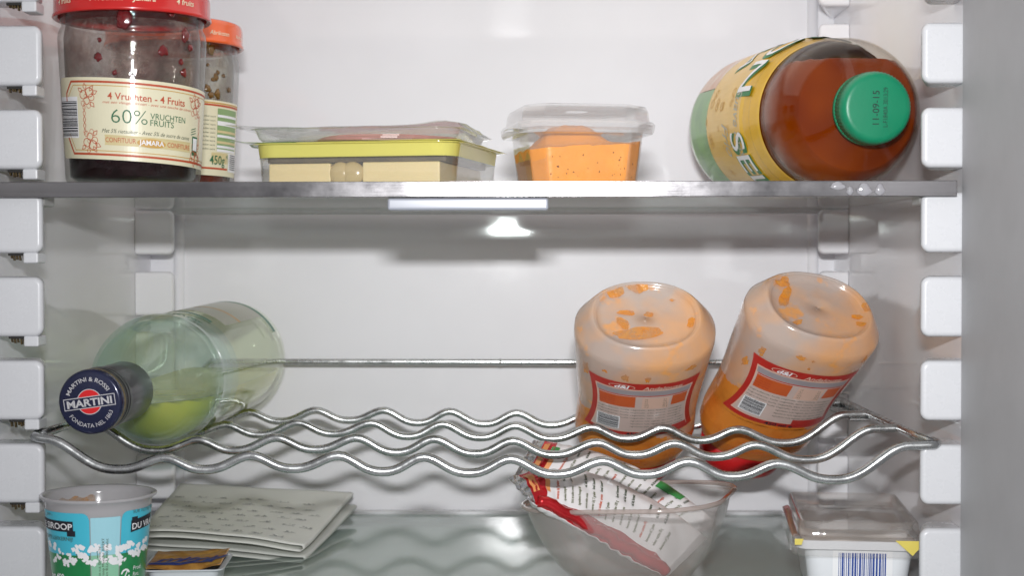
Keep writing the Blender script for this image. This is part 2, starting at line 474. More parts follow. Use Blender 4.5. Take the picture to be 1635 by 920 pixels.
# ------------------------------------------------------------------ wavy wire rack
RZ = lambda y: EYE - (y - 412) / 3165.0
RX = lambda px: CX + (px - 856) / 3165.0
ext = [(50, 699), (66, 702), (185, 752), (260, 733), (323, 752), (398, 729), (466, 750), (539, 729), (610, 755), (676, 731), (749, 757), (815, 734), (887, 759),
       (963, 737), (1030, 759), (1100, 738), (1170, 762), (1242, 741), (1330, 767), (1450, 712), (1490, 711)]
prof = []
for (x0, y0), (x1, y1) in zip(ext[:-1], ext[1:]):
    n = max(3, int((x1 - x0) / 8))
    for i in range(n):
        t = i / n
        if y1 > y0: tt = t ** 1.0 if False else 1 - (1 - t) ** 1.22          # leaves the crest quickly, rounds into the trough
        else: tt = t ** 1.22
        s = (1 - math.cos(PI * tt)) / 2
        prof.append((x0 + (x1 - x0) * t, y0 + (y1 - y0) * s))
prof.append(ext[-1])
rack = thing('wire_bottle_rack', 'wavy chromed wire bottle rack carrying the dark-capped bottle and the two sauce bottles', 'bottle rack', (0, 0, EYE - .105))
ZR = EYE - .105
WY = (0.0, .0765, .153, .229)
XL, XR = RX(50), RX(1490)
for i, wy in enumerate(WY):
    pts = [(RX(x), wy, RZ(y) - ZR) for x, y in prof]
    if i == 0:
        pts = [(XL + .0005, .016, RZ(697) - ZR), (XL - .0012, .008, RZ(697) - ZR), (XL - .0005, .003, RZ(698) - ZR)] + pts + \
              [(XR + .0015, .002, RZ(711) - ZR), (XR + .0028, .006, RZ(710.5) - ZR), (XR + .0020, .012, RZ(710) - ZR)]
        k = 3
        for _ in range(2): pass
    tube('wavy_wire', pts, .00245, CHROME, rack, 16)
for sx, yy in ((XL + .001, 697), (XR + .0005, 710)):
    tube('side_bar', [(sx, y, RZ(yy) - ZR - .0002) for y in (.006, .05, .1, .15, .2, .25, .29)], .0024, CHROME, rack)
    bx0 = sx - .0012
    box('bracket_plate', min(sx, sx - math.copysign(.012, sx)), max(sx, sx - math.copysign(.012, sx)), .150, .236, RZ(yy) - ZR - .0042, RZ(yy) - ZR - .0026, CHROME, rack, .0005, 1)
zr2 = EYE - .0728 - ZR; zs = RZ(704) - ZR
xa, xb = at(330, 578, .30).x, at(1325, 578, .30).x
tube('back_rod', [(XL + .002, .286, zs), (XL + .03, .298, zs + .001), (xa - .004, .30, zs + .004), (xa - .001, .30, zr2 - .004), (xa + .003, .30, zr2)] +
     [(xa + (xb - xa) * k / 12, .30, zr2 - .0006 * k / 12) for k in range(1, 12)] +
     [(xb - .003, .30, zr2 - .0006), (xb + .001, .30, zr2 - .004), (xb + .004, .30, zs + .004), (XR - .03, .298, zs + .001), (XR - .002, .286, zs)], .0021, CHROME, rack)
tube('rod_joint', [(at(797, 578, .30).x, .30, zr2 - .0003), (at(800, 578, .30).x, .30, zr2 - .0003)], .0026, CHROME, rack)

# ------------------------------------------------------------------ jam jars
JGLASS = clear('jar_glass', (.97, .975, .97), (.62, .63, .62), .03, bump=.30, bscale=150, refl=.6)
CREAM = solid('cream_label_paper', s2l((228, 222, 192)), .35, var=.04, vscale=80, coat=.25)
INKRED = solid('red_brown_ink', s2l((196, 84, 50)), .5, var=.2, vscale=900)
INKGREEN = solid('dark_green_ink', s2l((50, 108, 74)), .5)
INKDARK = solid('dark_ink', s2l((74, 84, 66)), .5)
INKBLACK = solid('black_ink', s2l((30, 30, 40)), .5)
INKGOLD = solid('gold_ink', s2l((204, 160, 84)), .45)
WHITEP = solid('white_print', s2l((238, 238, 240)), .4, var=.03)
LGREEN = solid('light_green_ink', s2l((140, 168, 116)), .5)
TAN = solid('tan_ink', s2l((216, 200, 150)), .5)
JPROF = [(0, 0), (.029, 0), (.0338, .0015), (.0355, .005), (.0362, .020), (.0378, .052), (.0390, .074), (.0393, .0800), (.0388, .0835), (.0374, .0860), (.0372, .0875), (.0380, .0890), (.0378, .0945), (.0372, .0950)]
def jr(z):
    P = JPROF[2:]
    for (r0, z0), (r1, z1) in zip(P[:-1], P[1:]):
        if z0 <= z <= z1: return r0 + (r1 - r0) * (z - z0) / (z1 - z0)
    return P[0][0] if z < P[0][1] else P[-1][0]
def jar(px, Y, label, lidmat, jammat, level, resmat, az):
    p = at(px, 200, Y)
    t = thing('jam_jar', label, 'jam jar', (p.x, Y, GTOP), 'jam jars on the middle shelf')
    prof = JPROF + [(.0352, .0948), (.0350, .088), (.0362, .080), (.0352, .052), (.0338, .020), (.0330, .006), (.030, .0036), (0, .0036)]
    rings('glass_body', lathe_rings(prof, 96), JGLASS, t)
    jp = [(0, .004), (.029, .004), (.0327, .0064), (.0335, .020), (.0335 + (level - .02) * .044, level), (.030, level - .0008), (.018, level + .0006), (0, level)]
    rings('jam', lathe_rings(jp, 64), jammat, t)
    rp = [(jr(z) - .0031, z) for z in [level + (.088 - level) * k / 10 for k in range(11)]]
    rings('jam_residue', lathe_rings(rp, 96), resmat, t)
    lid = []
    lp = [(.0392, .0915), (.0412, .0905), (.0420, .0912), (.0417, .0925), (.0412, .0935), (.0412, .1015), (.0404, .1042), (.0385, .1052), (.036, .1048), (.034, .1036), (0, .1036)]
    lo = rings('lid', lathe_rings(lp + [(0, .1026), (.0395, .1026), (.0400, .0935)], 128), lidmat, t)
    return t, az
LIDRED = solid('red_lid_lacquer', s2l((205, 32, 30)), .25, var=.12, coat=.5)
LIDORANGE = solid('orange_lid_lacquer', s2l((232, 96, 36)), .25, var=.1, coat=.5)
JAMDARK = solid('dark_purple_jam', (.016, .002, .004), .2, var=.5, vscale=200, bump=.15, bscale=200, spec=.2)
JAMAMBER = solid('red_brown_jam', s2l((130, 40, 14)), .18, var=.4, vscale=200, bump=.2)
def residue(name, ca, cb, lo, hi, amt, scale, bumpy=.8):
    m, nt, out = newmat(name); L = nt.links.new
    b = N(nt, 'ShaderNodeBsdfPrincipled'); tr = N(nt, 'ShaderNodeBsdfTransparent'); mx = N(nt, 'ShaderNodeMixShader')
    tr.inputs[0].default_value = (.9, .88, .86, 1)
    f, _ = noise_fac(nt, scale, .35, .68, detail=6, seed=2); L(mixc(nt, f, ca, cb), b.inputs['Base Color'])
    g, _ = noise_fac(nt, scale * .6, lo, hi, detail=8, rough=.7, seed=5)
    mu = N(nt, 'ShaderNodeMath', operation='MULTIPLY'); L(g, mu.inputs[0]); mu.inputs[1].default_value = amt
    b.inputs['Roughness'].default_value = .12
    f2, _ = noise_fac(nt, scale * 4, 0, 1, detail=5); bp = N(nt, 'ShaderNodeBump'); bp.inputs['Strength'].default_value = bumpy; bp.inputs['Distance'].default_value = .002
    L(f2, bp.inputs['Height']); L(bp.outputs[0], b.inputs['Normal'])
    L(mu.outputs[0], mx.inputs[0]); L(tr.outputs[0], mx.inputs[1]); L(b.outputs[0], mx.inputs[2]); L(mx.outputs[0], out.inputs['Surface']); return m
RESDARK = residue('smeared_jam_film', s2l((182, 158, 148)), s2l((96, 26, 26)), .36, .68, .80, 80, 1.8)
RESPALE = residue('pale_smeared_film', s2l((222, 224, 216)), s2l((140, 112, 74)), .30, .75, .7, 60, 1.6)
jar1, _ = jar(213, .055, 'larger-looking jam jar with a red lid and dark jam, front left on the shelf', LIDRED, JAMDARK, .054, RESDARK, 0)
jar2, _ = jar(279, .163, 'jam jar with an orange lid, half hidden behind the red-lidded jar', LIDORANGE, JAMAMBER, .018, RESPALE, 0)

def jar_mapper(vaz, tilt):
    def mp(u, v, h):
        v2 = v - tilt * u; z = max(.004, v2); R = jr(z) + h; a = u / .037 + vaz
        return Vector((R * math.sin(a), -R * math.cos(a), v2))
    return mp
# front jar label
vaz = math.atan((856 - 213) / FPX)
U = lambda px: .037 * math.asin(max(-1, min(1, (px - 214) / 108.0)))
Vv = lambda py: (412 - py) / 3070.0 - .0375
P = Print()
uL, uR = U(109), .037 * math.radians(96)
def lab(u, top):
    e = min(u - uL, uR - u); r = .003
    c = 0 if e > r else r - math.sqrt(max(0, r * r - (r - e) ** 2))
    return (Vv(127) - c) if top else (Vv(257) + c)
us = [uL + (uR - uL) * (i / 60) for i in range(61)]; us = sorted(set(us + [uL + .0003, uL + .0008, uL + .0015, uL + .0022, uL + .003]))
P.strip(CREAM, 0, us, lambda u: lab(u, 0), lambda u: lab(u, 1), 3)
x0, x1, y0, y1 = U(118), uR - .004, Vv(249), Vv(134)
c_ = .006
fr = [(x0, y0 + c_ + .002), (x0 + c_ * .8, y0), (x1, y0)]; fr2 = [(x0, y1 - c_), (x0 + c_ * .8, y1), (x1, y1)]
P.stroke(INKRED, 1, fr, .0011); P.stroke(INKRED, 1, fr2, .0011)
for f_ in (fr, fr2): P.stroke(INKGOLD, 1, [(a + .0016, b + (.0019 if f_ is fr else -.0019)) for a, b in f_], .0004)
P.stroke(INKRED, 1, [(x0, y1 - c_), (x0, y1 - c_ - .004)], .0011)
P.text(INKRED, 2, '4 Vruchten - 4 Fruits', U(237), Vv(161), .0052, 'C', bold=.012, width=U(293) - U(182))
P.text(INKRED, 2, 'met een vleugje citroen - avec une touche de citron', U(240), Vv(167.5), .0019, 'C', shear=.3, width=U(301) - U(173))
P.text(INKGREEN, 2, '60%', U(182), Vv(198), .0105, 'L', bold=-.012, width=U(235) - U(182))
P.text(INKGREEN, 2, 'VRUCHTEN', U(239), Vv(188), .0044, 'L', width=U(291) - U(239))
P.text(INKGREEN, 2, 'FRUITS', U(239), Vv(198.5), .0044, 'L', width=U(274) - U(239))
P.text(INKDARK, 2, 'Met 5% rietsuiker - Avec 5% de sucre de canne', U(168), Vv(214), .0029, 'L', shear=.35, width=U(298) - U(168))
P.stroke(TAN, 2, [(U(172), Vv(218)), (U(300), Vv(218))], .0004); P.stroke(TAN, 2, [(U(172), Vv(233)), (U(300), Vv(233))], .0004)
P.rect(TAN, 1, U(172), Vv(232.6), U(300), Vv(218.4))
P.text(INKRED, 2, 'CONFITUUR', U(173), Vv(229), .0036, 'L', width=U(218) - U(173))
P.text(INKRED, 2, 'CONFITURE', U(265), Vv(230), .0036, 'L', width=U(299) - U(265))
P.disc(INKGOLD, 3, U(241.5), Vv(227), (U(263) - U(220)) / 2, .0023, 28)
P.text(WHITEP, 4, 'JAMARA', U(241.5), Vv(230), .0036, 'C', bold=.02, width=U(260) - U(223))
# bar code on its white field
P.rect(WHITEP, 1, uL + .0004, Vv(224), U(133.5), Vv(158))
yy = Vv(221)
while yy < Vv(164):
    h = random.choice((.0002, .0003, .0005, .0007)); P.rect(INKBLACK, 2, uL + .0006, yy, U(132.5), yy + h, .001); yy += h + random.choice((.0002, .0003, .0004, .0006))
# line drawn fruit in the corners
for cx_, cy_, sg in ((U(147), Vv(158), 1), (U(150), Vv(228), -1), (U(306), Vv(158), 1), (U(308), Vv(234), -1)):
    for dx, dy, r in ((-.002, .001, .0024), (.0018, .0022, .0026), (.0000, -.0022, .0020), (.0030, -.0004, .0018), (-.0022, -.0036, .0015), (.0012, -.0048, .0013), (-.0004, .0002, .0012)):
        P.disc(INKRED, 2, cx_ + dx, cy_ + sg * dy, r, r, 18, hole=.84)
    for a in (25, 55, -50, 100, 140):
        t = math.radians(a) * 1.0; bx, by = cx_ + .0035 * math.cos(t), cy_ + sg * .0035 * math.sin(t)
        tx, ty = cx_ + .0070 * math.cos(t), cy_ + sg * .0070 * math.sin(t); nx, ny = -(ty - by) * .3, (tx - bx) * .3
        P.stroke(INKRED, 2, [(bx, by), ((bx + tx) / 2 + nx, (by + ty) / 2 + ny), (tx, ty), ((bx + tx) / 2 - nx, (by + ty) / 2 - ny), (bx, by)], .00032)
for ux in (U(143), U(313)):
    pts = [(ux + .0008 * math.sin(k * 1.1), Vv(170) + (Vv(218) - Vv(170)) * k / 14) for k in range(15)]
    P.stroke(INKRED, 2, pts, .0003); P.stroke(INKRED, 2, [(x - 2 * (x - ux), y) for x, y in pts], .0003)
# small green bottle mark at the right edge
P.rect(INKGREEN, 2, U(303), Vv(237), U(311), Vv(206)); P.rect(WHITEP, 3, U(304), Vv(229), U(310), Vv(209))
for k in range(3): P.stroke(INKGREEN, 2, [(U(301), Vv(204 - k * 4)), (U(308), Vv(200 - k * 4))], .0004)
P.build('label', jar1, jar_mapper(vaz, .055))
# jam blobs stuck inside the glass
BLOB = solid('red_jam_blob', s2l((122, 16, 22)), .15, var=.4, vscale=300, coat=.5)
def blob(parent, a, z, r, R, mat, name='jam_blob'):
    bm = bmesh.new(); bmesh.ops.create_icosphere(bm, subdivisions=3, radius=1); sd = random.uniform(0, 50)
    c = Vector((R * math.sin(a), -R * math.cos(a), z)); T = Vector((math.cos(a), math.sin(a), 0)); Nn = Vector((math.sin(a), -math.cos(a), 0))
    for v in bm.verts:
        k = 1 + .55 * mnoise.noise(v.co * 1.6 + Vector((sd, 0, 0)))
        v.co = c + T * v.co.x * r * k + Vector((0, 0, 1)) * v.co.z * r * k * 1.1 + Nn * v.co.y * .0012
    me = bpy.data.meshes.new(name); bm.to_mesh(me); bm.free(); return link(name, me, parent, (mat,))
for px, py, r in ((200, 34, .0042), (262, 81, .0027), (299, 52, .0034), (307, 70, .0020), (291, 96, .0014), (160, 66, .0010), (158, 93, .0020), (296, 113, .0020), (184, 118, .0012), (276, 20, .0018)):
    blob(jar1, math.asin((px - 213) / 114.0) + vaz, (412 - py) / 3050. - .0375, r, .0362, BLOB)
# print on the lids
P = Print()
for k, s in enumerate(('4 fruits', '4 Vruchten', 'Jamara', '4 fruits')):
    P.text(CREAM, 0, s, (-.047 + .0235 * k), .0955, .0042, 'L', bold=.01, shear=.2)
def lidmap(vz):
    def mp(u, v, h):
        a = u / .0412 + vz; R = .0412 + h; return Vector((R * math.sin(a), -R * math.cos(a), v))
    return mp
P.build('lid_print', jar1, lidmap(vaz))
vaz2 = math.atan((856 - 279) / FPX)
P = Print(); P.text(CREAM, 0, 'Abrikozen', .0215, .0955, .0036, 'L', bold=.01, shear=.2); P.text(CREAM, 0, 'Abricots', .044, .0955, .003, 'L', shear=.2)
P.build('lid_print', jar2, lidmap(vaz2))
# rear jar label
U2 = lambda px: .037 * math.asin(max(-1, min(1, (px - 279) / 98.0)))
V2 = lambda py: (412 - py) / 2680.0 - .0375
P = Print()
P.rect(CREAM, 0, -.03, V2(278), U2(375), V2(158))
P.rect(INKRED, 1, -.03, V2(167), U2(375), V2(164)); P.rect(INKGOLD, 1, -.03, V2(163.2), U2(375), V2(161)); P.rect(INKRED, 1, -.03, V2(268), U2(362), V2(265))
P.rect(LGREEN, 1, U2(344), V2(238), U2(373), V2(170))
for k, py in enumerate((180, 190, 205, 212, 222, 229, 235)):
    P.rect(WHITEP if k not in (2, 4) else TAN, 2, U2(344), V2(py + (4 if k != 1 else 7)), U2(373), V2(py))
for k in range(9): P.text(INKDARK, 1, 'suiker sucre', U2(322), V2(185 + 6.5 * k), .0016, 'L', width=U2(341) - U2(322))
P.rect(TAN, 1, U2(336), V2(258), U2(361), V2(241))
P.text(INKGREEN, 3, '450g', U2(333), V2(260), .0078, 'L', bold=.005, width=U2(357) - U2(333))
P.text(INKGREEN, 3, '4', U2(359), V2(250), .004, 'L'); P.rect(WHITEP, 2, U2(363), V2(270), U2(375), V2(240))
for k in range(8): P.rect(INKBLACK, 3, U2(365), V2(266) + k * .0012, U2(374), V2(266) + k * .0012 + .0005)
P.build('label', jar2, jar_mapper(vaz2, .02))
BLOB2 = solid('amber_jam_blob', s2l((120, 86, 40)), .2, var=.4, coat=.4)
for px, py, r in ((352, 118, .0012), (340, 84, .003), (333, 72, .0026), (349, 126, .0018), (344, 130, .0012), (334, 145, .0022), (352, 152, .0024), (340, 155, .002), (362, 122, .0012), (372, 143, .0016), (335, 108, .001)):
    blob(jar2, math.asin((px - 279) / 104.0) + vaz2, (412 - py) / 2640. - .0375, r, .0362, BLOB2)

# ------------------------------------------------------------------ packs of cheese and ham
PET = clear('clear_pack_plastic', (.98, .98, .975), (.90, .91, .90), .05, haze=.06, hcol=(.9, .9, .9), bump=.3, bscale=60)
FILMY = clear('yellow_pack_film', (.97, .95, .66), (.94, .9, .55), .08, haze=.85, hcol=s2l((246, 240, 140)))
FILMG = clear('green_pack_film', (.7, .85, .55), (.6, .7, .4), .10, haze=.65, hcol=s2l((150, 184, 96)))
CHEESE = solid('pale_cheese', s2l((236, 214, 160)), .45, var=.06, vscale=50, sss=.15)
CHEESE2 = solid('glossy_cheese_edge', s2l((206, 182, 130)), .22, var=.12, vscale=60, coat=.3)
SHADE = solid('brown_gap_shade', s2l((92, 78, 52)), .5, var=.5, vscale=120)
HAM = solid('pink_ham', s2l((196, 130, 130)), .35, var=.25, vscale=60, coat=.3)
def tray_shell(name, levels, t, mat, parent, n=8):
    outer = [rrect(a, b, r, z, n) for z, a, b, r in levels]
    inner = [rrect(a - t, b - t, max(r - t, .0005), z + (t if i == 0 else 0), n) for i, (z, a, b, r) in enumerate(levels)][::-1]
    return wn(rings(name, outer + inner, mat, parent, True, True, deg=38))
p = at(588, 250, .078)
cheese = thing('cheese_pack', 'clear pack of pale yellow cheese slices with a yellow film lid, under the ham pack', 'cheese pack', (p.x + .0075, .080, GTOP), rot=(0, 0, math.radians(-11)))
tray_shell('tray', [(0.0002, .0520, .052, .010), (.003, .0535, .0535, .011), (.0150, .0545, .0545, .012), (.0155, .0550, .055, .012)], .0005, PET, cheese)
tray_shell('rim', [(.0156, .0546, .0546, .012), (.0222, .0556, .0556, .013), (.0226, .058, .058, .014), (.0230, .058, .058, .014)], .0006, FILMY, cheese)
# film lid, a little wavy, in two colours
def film(name, x0, x1, y0, y1, z, mat, parent, wav=.0005, lift=None, n=24, th=.00015):
    V = []; F = []
    for i in range(n + 1):
        for j in range(n + 1):
            x = x0 + (x1 - x0) * i / n; y = y0 + (y1 - y0) * j / n
            zz = z + wav * mnoise.noise(Vector((x * 60, y * 60, z * 10))) + (lift(x, y) if lift else 0)
            V.append(Vector((x, y, zz)))
    m = len(V)
    for i in range(n):
        for j in range(n):
            a = i * (n + 1) + j; F.append((a, a + n + 1, a + n + 2, a + 1))
    V += [v + Vector((0, 0, th)) for v in V[:m]]; F += [tuple(q + m for q in f)[::-1] for f in F[:]]
    def edge(a, b): F.append((a, b, b + m, a + m))
    for i in range(n):
        edge(i, i + 1); edge(n * (n + 1) + i + 1, n * (n + 1) + i); edge((i + 1) * (n + 1), i * (n + 1)); edge(i * (n + 1) + n, (i + 1) * (n + 1) + n)
    return mesh(name, V, F, mat, parent)
film('film_lid', -.029, .059, -.059, .056, .02335, FILMY, cheese)
film('film_lid', -.070, -.0292, -.058, .052, .02335, FILMG, cheese, lift=lambda x, y: .002 * max(0, (-.058 - x) / .012) * (1 if y < -.02 else .3))
for x0, x1, hh in ((-.048, -.0135, .0135), (.0040, .046, .0138)):
    box('cheese_stack', x0, x1, -.049, .045, .0012, hh - .0008, CHEESE, cheese, .0008, 2)
for cx_, r in ((-.0085, .0062), (-.0020, .0070)):
    bm = bmesh.new(); bmesh.ops.create_uvsphere(bm, u_segments=20, v_segments=12, radius=1)
    for v in bm.verts: v.co = Vector((cx_ + v.co.x * r, -.0475 + v.co.y * .003, .0072 + v.co.z * .0062))
    me = bpy.data.meshes.new('cheese_fold'); bm.to_mesh(me); bm.free(); link('cheese_fold', me, cheese, (CHEESE2,))
box('gap_shade', -.049, .049, -.0475, .044, .0131, .0162, SHADE, cheese, .0002, 1)  # dark box filling the gap over the cheese, its shade put into colour
p = at(580, 212, .078)
ham = thing('ham_pack', 'shallow clear pack of pink ham slices lying on the cheese pack', 'ham pack', (p.x + .0060, .078, GTOP + .0240), rot=(0, 0, math.radians(-6)))
tray_shell('tray', [(0.0000, .0515, .050, .010), (.0018, .0535, .052, .012), (.0062, .0555, .054, .014), (.0066, .0580, .056, .016), (.0069, .0580, .056, .016)], .0004, PET, ham)
film('film_lid', -.0675, .060, -.057, .052, .0072, PET, ham, .0009, lambda x, y: .0012 * max(0, (-.056 - x) / .011) + .0022 * math.exp(-((x - .047) ** 2) / .00012) * max(0, -y / .057))
for k in range(3):
    V = []; F = []; n = 30; z0 = .0006 + k * .0011
    pts = []
    for j in range(n):
        a = 2 * PI * j / n; q = 1 + .08 * mnoise.noise(Vector((math.cos(a) * 2, math.sin(a) * 2, k * 3)))
        pts.append((.008 + .041 * q * math.cos(a) + k * .001, .0455 * q * math.sin(a)))
    rings('ham_slice', [[Vector((x, y, z0)) for x, y in pts], [Vector((x, y, z0 + .001)) for x, y in pts]], HAM, ham, True, True, smooth=False)

# ------------------------------------------------------------------ orange spread tub
p = at(920, 240, .062)
tub = thing('spread_tub', 'small clear tub with a clear snap lid holding orange spread', 'spread tub', (p.x, .062, GTOP), rot=(0, 0, math.radians(11)))
def octo(a, c, z, b=None):
    b = b or a
    return [Vector(q) for q in ((a, -b + c, z), (a, b - c, z), (a - c, b, z), (-a + c, b, z), (-a, b - c, z), (-a, -b + c, z), (-a + c, -b, z), (a - c, -b, z))]
rings('tub_body', [octo(.0270, .006, .0003), octo(.0280, .006, .0006), octo(.0314, .008, .030), octo(.0350, .010, .0304), octo(.0350, .010, .0312), octo(.0310, .008, .0308), octo(.0275, .006, .0012)], PET, tub, True, True, deg=20)
lidr = [(.0360, .011, .0280), (.0368, .011, .0296), (.0372, .011, .0330), (.0362, .011, .0345), (.0345, .010, .0350), (.0340, .010, .0400), (.0328, .010, .0428), (.0305, .009, .0436), (.0295, .009, .0425), (.0060, .002, .0423),
        (.0060, .002, .0417), (.0297, .009, .0418), (.0325, .0095, .0415), (.0334, .0095, .0398), (.0338, .010, .0344), (.0362, .011, .0328), (.0358, .011, .0282)]
PETL = clear('tub_lid_plastic', (.97, .97, .97), (.90, .90, .90), .06, haze=.08, hcol=(.9, .88, .88), bump=.3, bscale=60)
rings('snap_lid', [octo(a, c, z) for a, c, z in lidr], PETL, tub, True, True, loop=False, deg=30)
box('lid_pull_tab', -.0440, -.0355, -.037, -.025, .0288, .0296, PETL, tub, .0003, 1)
SPREAD = solid('orange_spread', s2l((240, 154, 56)), .33, var=.10, vscale=90, bump=.5, bscale=150, sss=.1)
SPECK = solid('dark_herb_speck', s2l((96, 52, 20)), .5)
n = 28; V = []; F = []
def fillh(x, y):
    base = .0195 + .0050 * (x + .03) / .06 + .0012 * mnoise.noise(Vector((x * 90, y * 90, 1)))
    m = .0120 * math.exp(-(((x + .006) / .0170) ** 4)) * math.exp(-(((y + .006) / .017) ** 4))
    return base + m * (1 + .12 * mnoise.noise(Vector((x * 160, y * 160, 4)))) - (.0012 if x > .0 and y < -.024 else 0)
def clampo(x, y, a, c):
    s = abs(x) + abs(y); lim = 2 * a - c
    if s > lim: k = lim / s; x *= k; y *= k
    return x, y
for i in range(n + 1):
    for j in range(n + 1):
        a = .0303; x, y = clampo(-a + 2 * a * i / n, -a + 2 * a * j / n, a, .008); V.append(Vector((x, y, fillh(x, y))))
for i in range(n):
    for j in range(n):
        a = i * (n + 1) + j; F.append((a, a + n + 1, a + n + 2, a + 1))
bd = [i * (n + 1) for i in range(n + 1)] + [n * (n + 1) + j for j in range(1, n + 1)] + [i * (n + 1) + n for i in range(n - 1, -1, -1)] + [j for j in range(n - 1, 0, -1)]
m0 = len(V)
for q in bd: V.append(Vector((V[q].x * .915, V[q].y * .915, .0016)))
for k in range(len(bd)): k2 = (k + 1) % len(bd); F.append((bd[k], bd[k2], m0 + k2, m0 + k))
F.append(tuple(m0 + k for k in range(len(bd))))
sp = mesh('spread', V, F, SPREAD, tub); sharp(sp, 50)
P = Print()
for _ in range(26): P.disc(SPECK, 0, random.uniform(-.021, .026), random.uniform(.003, .018), random.uniform(.00015, .00045), random.uniform(.0002, .0006), 7, .3)
P.build('herb_speck', tub, lambda u, v, h: Vector((u, -(.0272 + .0026 * v / .02) - .0004 - h, v)))

# ------------------------------------------------------------------ frames for lying bottles: x = up, y = right, z = into the fridge
def lying(p0, p1):
    z = (Vector(p1) - Vector(p0)).normalized(); y = z.cross(Vector((0, 0, 1))).normalized(); x = y.cross(z).normalized()
    # x=up, y=right, z=back
    M = Matrix((( x.x, y.x, z.x, p0[0]), (x.y, y.y, z.y, p0[1]), (x.z, y.z, z.z, p0[2]), (0, 0, 0, 1)))
    return M
def liquid(prof, level, n=72):
    out = []
    for r, z in prof:
        ring = []
        for j in range(n):
            t = 2 * PI * j / n; x, y = r * math.cos(t), r * math.sin(t)
            if x > level:
                x = level; m = math.sqrt(max(r * r - level * level, 0)) if r > abs(level) else 0
                y = max(-m, min(m, y)) if m else 0
                if level < -r: x = -r; y = 0
            ring.append(Vector((x, y, z)))
        out.append(ring)
    return out

# ------------------------------------------------------------------ lemonade bottle
pc = at(1402, 172, .028); pe = Vector((CX + .148, .25, EYE + .0860))
M = lying(pc, pe)
lem = thing('drink_bottle', 'big clear bottle of amber drink with a green screw cap, lying with its cap forward', 'drink bottle', mat=M)
LP = [(.0140, .015), (.0142, .020), (.0165, .0225), (.0250, .0260), (.0325, .0315), (.0334, .0318), (.0342, .0326), (.0386, .0400), (.0415, .0500), (.0425, .0600), (.0423, .0700), (.0416, .0740), (.0436, .0800), (.0455, .0880), (.0466, .1000), (.0470, .130),
      (.0470, .2150), (.0460, .2280), (.0420, .2400), (.0340, .2450), (.015, .2440), (0, .2400)]
BPET = clear('bottle_plastic', (.98, .975, .96), (.86, .83, .78), .04, pw=2.5, refl=.45)
rings('bottle_wall', lathe_rings(LP + [(max(r - .0008, 0), z - .0006) for r, z in LP[::-1]], 120), BPET, lem)
m_, nt, out = newmat('amber_drink'); L_ = nt.links.new
pb = N(nt, 'ShaderNodeBsdfPrincipled'); f_, _ = noise_fac(nt, 18, .3, .75, detail=2, seed=3)
L_(mixc(nt, f_, s2l((116, 40, 0)), s2l((178, 84, 4))), pb.inputs['Base Color']); pb.inputs['Roughness'].default_value = .06; pb.inputs['Subsurface Weight'].default_value = .0; pb.inputs['Specular IOR Level'].default_value = .05
pb.inputs['Subsurface Radius'].default_value = (1, .3, .06); pb.inputs['Subsurface Scale'].default_value = .02
tr_ = N(nt, 'ShaderNodeBsdfTransparent'); tr_.inputs[0].default_value = (.60, .20, .02, 1); mx_ = N(nt, 'ShaderNodeMixShader'); mx_.inputs[0].default_value = .72
L_(tr_.outputs[0], mx_.inputs[1]); L_(pb.outputs[0], mx_.inputs[2]); L_(mx_.outputs[0], out.inputs['Surface']); AMBER = m_
rings('drink', liquid([(.0120, .016)] + [(r - .0014, z) for r, z in LP[1:-2]] + [(.012, .242)], .0285), AMBER, lem, True, True)
CAPG = solid('green_cap_plastic', s2l((14, 130, 92)), .38, var=.08, vscale=40, bump=.15, bscale=200, sss=.1)
CAPG2 = solid('green_cap_ring', s2l((20, 128, 88)), .4)
nk = 120; rs = []
def knurl(r, z, k=0):
    return [Vector(((r + (k if j % 2 else 0)) * math.cos(2 * PI * j / nk), (r + (k if j % 2 else 0)) * math.sin(2 * PI * j / nk), z)) for j in range(nk)]
cap = rings('cap', [knurl(.0001, -.0004), knurl(.0150, -.0002), knurl(.0165, .0000), knurl(.0178, .0008), knurl(.0184, .0022), knurl(.0186, .0032, .0005), knurl(.0189, .0120, .0005), knurl(.0180, .0124), knurl(.0001, .0124)], CAPG, lem, True, True)
rings('tamper_ring', lathe_rings([(.0165, .0130), (.0190, .0132), (.0191, .0162), (.0165, .0165)], 96), CAPG2, lem, loop=True)
rings('neck_flange', lathe_rings([(.0140, .0172), (.0172, .0175), (.0172, .0192), (.0140, .0196)], 64), BPET, lem, loop=True)
P = Print()
P.text(INKBLACK, 0, '11-09-15', 0, 0, .0052, 'C', width=.0175, bold=-.005); P.text(INKBLACK, 0, 'L-F1840A 3013:29', .0002, -.0046, .0036, 'C', width=.0205, bold=-.008)
# cap face: picture right = +y, picture up = +x; the date reads upward
P.build('cap_date', cap, lambda u, v, h: Vector((u, -v + .0005, -.0004 - h)))
LABY = solid('yellow_label', s2l((228, 180, 8)), .3, var=.12, vscale=30, coat=.3)
LABG = solid('green_label', s2l((112, 172, 64)), .3, var=.2, vscale=35, coat=.3, col2=s2l((84, 140, 60)))
LABW = solid('fruit_label', s2l((222, 206, 190)), .3, var=.12, vscale=60, col2=s2l((206, 160, 130)))
GREYS = solid('silver_script', s2l((176, 172, 150)), .35)
OUTG = solid('outline_green', s2l((24, 120, 58)), .4)
def lemmap(u, v, h):   # u: degrees measured clockwise seen from the cap, 0 = top, -90 = left ; v: distance from cap
    R = .0470
    for (r0, z0), (r1, z1) in zip(LP[:-1], LP[1:]):
        if z0 <= v <= z1 and z1 > z0: R = r0 + (r1 - r0) * (v - z0) / (z1 - z0); break
    a = math.radians(u); R += h + .0002
    return Vector((R * math.cos(a), R * math.sin(a), v))
P = Print()
